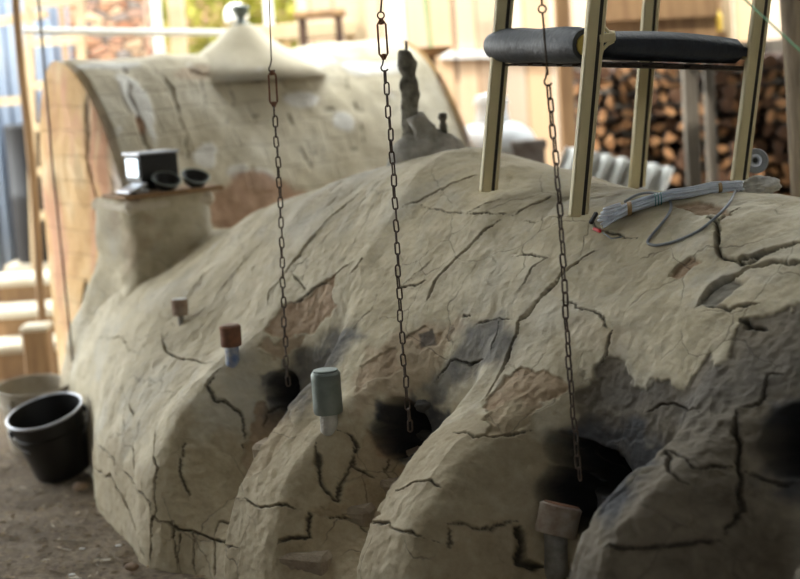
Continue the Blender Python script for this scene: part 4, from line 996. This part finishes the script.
# stool and bench
TB = empty('workbench', at(295, 45, 9.5)); TB.location.z = 0; tag(TB, 'cream bench behind the tall kiln, right of the cone', 'bench')
zt2 = at(295, 32, 9.5).z; mb = MB(); mb.box((0, 0, zt2), (.75, .5, .09), bev=.005); mb.build('top', M['cream'], TB)
for dx in (-.33, .33):
    for dy in (-.2, .2): mb = MB(); mb.box((dx, dy, zt2/2-.02), (.05, .05, zt2-.04)); mb.build('leg', M['cream'], TB)
ST = empty('stool', at(322, 40, 9.0)); ST.location.z = 0; tag(ST, 'dark wooden stool with thin legs between two chains in the background', 'stool')
zs = at(322, 14, 9.0).z; mb = MB(); mb.box((0, 0, zs), (.28, .26, .04), bev=.006); mb.build('seat', M['wood'], ST)
for dx in (-.1, .1):
    for dy in (-.1, .1): mb = MB(); mb.bar((dx*1.1, dy, 0), (dx, dy, zs), .035, .035); mb.build('leg', mat('dark_brown_wood', (.14, .05, .03), .7) if dx < -5 else M['bark'], ST)
lm = at(236, 14, 9.3); LM = empty('pendant_lamp', (lm.x, lm.y, 2.3)); tag(LM, 'white rounded pendant lamp hanging behind the cone knob', 'lamp')
zl = lm.z-2.3; mb = MB(); mb.lathe([(.03, zl+.06), (.055, zl+.04), (.07, zl+.0), (.065, zl-.045), (.055, zl-.05)], 22); mb.build('shade', M['white'], LM, smooth=True)
mb = MB(); mb.tube([(0, 0, 0), (0, 0, zl+.06)], .004, 6); mb.build('cord', M['black'], LM)
mb = MB(); mb.bar((lm.x-2.5, lm.y, 2.34), (lm.x+2.5, lm.y, 2.34), .06, .08); tag(mb.build('beam', M['cream']), 'timber beam carrying the pendant lamp', 'beam')
for px in (-1,):
    for dx in (-2.4, 2.4): mb = MB(); mb.box((lm.x+dx, lm.y, 1.15), (.07, .07, 2.3)); tag(mb.build('post', M['cream']), 'timber post holding up one end of the lamp beam', 'post', 'posts of the lamp beam')
# white jar on a bench with a grey brick
jc = at(494, 150, 8.1); JT = empty('side_table', (jc.x+.03, jc.y, 0)); tag(JT, 'wooden table behind the domed kiln carrying the white jar', 'table')
ztb = .915; mb = MB(); mb.box((0, 0, ztb-.02), (.46, .52, .04), bev=.004); mb.build('top', M['wood'], JT)
for dx in (-.19, .19):
    for dy in (-.2, .2): mb = MB(); mb.box((dx, dy, ztb/2-.02), (.05, .05, ztb-.04)); mb.build('leg', M['wood'], JT)
JR = empty('jar', (jc.x, jc.y, ztb)); tag(JR, 'big white round-shouldered jar with a stubby neck behind the domed kiln', 'jar')
mb = MB(); mb.lathe([(.15, 0), (.19, .04), (.215, .12), (.213, .16), (.19, .20), (.14, .235), (.09, .25)], 36, capt=False); mb.build('body', M['jar'], JR, smooth=True)
mb = MB(); mb.lathe([(.092, .247), (.085, .27), (.078, .33), (.082, .345)], 30, capt=False); mb.build('neck', M['jar'], JR, smooth=True)
mb = MB(); mb.lathe([(.088, .34), (.09, .35), (.075, .385), (.03, .395)], 30); mb.build('lid', M['jar'], JR, smooth='auto')
bb_ = at(521, 146, 7.97); mb = MB(); mb.box((bb_.x+.03, bb_.y-.06, ztb+.075), (.15, .10, .15), Matrix.Rotation(.1, 4, 'Z'), bev=.006)
mb.box((bb_.x+.03, bb_.y-.06, ztb+.135), (.17, .11, .045), Matrix.Rotation(.1, 4, 'Z'), bev=.006); tag(mb.build('brick', M['greybrick']), 'dark grey brick leaning by the white jar, behind the chair', 'brick')
# wall rail, posts
a, b_ = at(440, 55, 10.56), at(620, 52, 10.56); mb = MB(); mb.bar(a, b_, .05, .09, up=(0, 1, 0)); tag(mb.build('rail', M['white']), 'white rail along the plank wall left of the chair', 'rail')
for px, Y, wv, m, lab in ((566, 8.4, .075, M['wood'], 'brown post at the left end of the firewood stack'), (690, 8.0, .07, M['greywood'], 'grey post in front of the firewood, left of the pair'), (709, 8.15, .05, M['greywood'], 'narrow grey post in front of the firewood, right of the pair'),
                          (727, 9.6, .08, M['cream'], 'cream post rising behind the right end of the seat')):
    a = at(px, 90, Y); h = 2.8 if Y < 8.5 else 2.6; h = 1.44 if m is M['greywood'] else h; mb = MB(); mb.box((a.x, a.y, h/2), (wv, wv, h), bev=.004); tag(mb.build('post', m), lab, 'post')
a = at(455, 30, 9.7); rod('hanging_chain', (a.x, a.y, 2.6), (a.x, a.y, 1.35), .007, M['iron'], 'thin dark chain far back before the plank wall', 'chain')
a, b_ = at(425, 0, 9.3), at(433, 60, 9.3); rod('green_pole', ext(a, b_, 2.3), ext(a, b_, 0), .008, M['green'], 'thin green stake right of the clay chimney', 'stake')
mb = MB(); c = at(430, 51, 8.6); mb.lathe([(.05, -.03), (.11, .0), (.12, .02)], 20, Matrix.Translation((c.x, c.y, c.z))); o = mb.build('dish', M['wood'], smooth='auto'); tag(o, 'dark shallow dish on a stand behind the clay chimney', 'dish')
mb = MB(); mb.tube([(c.x, c.y, 0), (c.x, c.y, c.z-.03)], .03, 10); tag(mb.build('stand', M['wood'], smooth=True), 'round wooden stand under the dark dish', 'stand')
# the log post at the right edge
a = at(808, 100, 5.5); rod('log_post', (a.x-.03, a.y, 2.9), (a.x+.03, a.y, 0), .078, M['post'], 'weathered log post at the right edge behind the domed kiln', 'post', 20, jit=.01)
a, b_ = at(742, -3, 3.6), at(806, 56, 3.3); rod('rope', a+(a-b_)*4.0, b_+(b_-a)*.8, .0022, M['green'], 'thin green rope slanting across the upper right corner', 'rope', 6)
# shelves above the firewood
for py, lab in ((26, 'lower tan shelf board above the firewood, behind the chair'), (-2, 'upper tan shelf board above the firewood, behind the chair')):
    a, b_ = at(596, py+2, 9.0), at(716, py-4, 9.0); mb = MB(); mb.bar(a, b_, .24, .025 if py > 10 else .09, up=(0, 1, 0)); tag(mb.build('shelf_board', M['wood']), lab, 'board')
c = at(717, 24, 9.12); mb = MB(); mb.lathe([(.028, 0), (.03, .005), (.03, .09), (.012, .11), (.012, .13)], 16, Matrix.Translation((c.x, c.y, c.z-.04))); tag(mb.build('bottle', M['yellow'], smooth='auto'), 'small yellow bottle between the posts above the firewood', 'bottle')
mb = MB(); mb.box((c.x, c.y, c.z/2-.03), (.09, .1, c.z-.03)); tag(mb.build('post', M['wood']), 'short brown post under the yellow bottle, behind the firewood', 'post')
a, b_ = at(598, -20, 9.45), at(720, -30, 9.45); mb = MB(); mb.box(((a.x+b_.x)/2, 9.45, at(660, 6, 9.45).z-.04), (b_.x-a.x, .03, .34)); tag(mb.build('wooden_board', M['wood']), 'golden-brown board panel above the firewood, behind the seat', 'panel')
# white corrugated sheet behind the dome
a = at(566, 146, 7.8); b_ = at(674, 168, 7.8); dn = (at(464, 403, 7.4)-a); dn = dn*(a.z/-dn.z)*.93
corr('corrugated_sheet', a, b_-a, dn, 7, .022, M['clearsheet'], 'white corrugated sheet leaning behind the domed kiln below the firewood', 'sheet')
# firewood
protos = []
def log_mesh(seed):
    R = random.Random(seed); n = R.choice([5, 6, 7, 9]); ln = .34; mb = MB(); full = R.random() < .3
    if full: prof_ = [(math.cos(2*PI*k/12)*R.uniform(.93, 1.05), math.sin(2*PI*k/12)*R.uniform(.93, 1.05)) for k in range(12)]
    else:
        a0 = R.uniform(0, 2*PI); sp_ = R.uniform(1.4, 3.0); prof_ = [(0, 0)]+[(math.cos(a0+sp_*k/6)*1.35, math.sin(a0+sp_*k/6)*1.35) for k in range(7)]
        cx = sum(p[0] for p in prof_)/8; cy = sum(p[1] for p in prof_)/8; prof_ = [(p[0]-cx, p[1]-cy) for p in prof_]
    mr_ = max(math.hypot(*p) for p in prof_); prof_ = [(p[0]/mr_, p[1]/mr_) for p in prof_]
    m_ = len(prof_); vs = [(p[0]*.05, -ln/2+R.uniform(-.004, .004), p[1]*.05) for p in prof_]+[(p[0]*.052, ln/2, p[1]*.052) for p in prof_]
    fs = [tuple(range(m_))[::-1], tuple(range(m_, 2*m_))]; mb.add(vs, [fs[0]], 1); mb.add(vs, [fs[1]], 1)
    mb.add(vs, [(i, (i+1) % m_, m_+(i+1) % m_, m_+i) for i in range(m_)]); return mb
for i in range(12): protos.append(None)
fw0 = []
R_ = random.Random(11); cnt = 0
zbase = .25
a0 = at(578, 180, 8.7); a1 = at(830, 180, 8.9)
row = 0; z = zbase
TR = empty('wood_rack', (0, 0, 0)); tag(TR, 'low timber rack under the firewood stack', 'rack')
mb = MB(); mb.box(((a0.x+a1.x)/2, 8.8, .12), (a1.x-a0.x+.1, .34, .1), bev=.01); mb.build('bearer', M['wood'], TR)
mb = MB(); mb.box(((a0.x+a1.x)/2, 9.06, .8), (a1.x-a0.x+.1, .03, 1.35)); mb.build('shadow_backing', M['greywood'], TR)  # added dark sheet so the gaps between logs read as shadow
for f in (0.05, .5, .95): mb = MB(); mb.box((a0.x+(a1.x-a0.x)*f, 8.8, .035), (.1, .3, .09)); mb.build('foot', M['wood'], TR)
topz = at(650, 66, 8.8).z
while z < topz:
    x = a0.x+R_.uniform(0, .05)
    while x < a1.x:
        s_ = R_.uniform(.70, 1.0); k = R_.randrange(12); dark = 1 if x > at(684, 100, 8.8).x else 0
        key = k
        if protos[key] is None:
            o = log_mesh(100+k).build('firewood_log', [M['bark'], M['cutA'] if k % 3 else M['cutB']]); protos[key] = o
        else: o = protos[key].copy(); COL.objects.link(o)
        o.location = (x, 8.8+R_.uniform(-.06, .06), z+R_.uniform(-.01, .01)); o.scale = (s_, 1, s_)
        o.rotation_euler = (R_.uniform(-.06, .06), R_.uniform(0, 6.28), R_.uniform(-.04, .04))
        tag(o, 'split firewood log, cut end forward, in the stack behind the chair', 'log', 'firewood logs in the stack'); cnt += 1
        x += .088*s_+.002
    z += .074
print('logs', cnt)
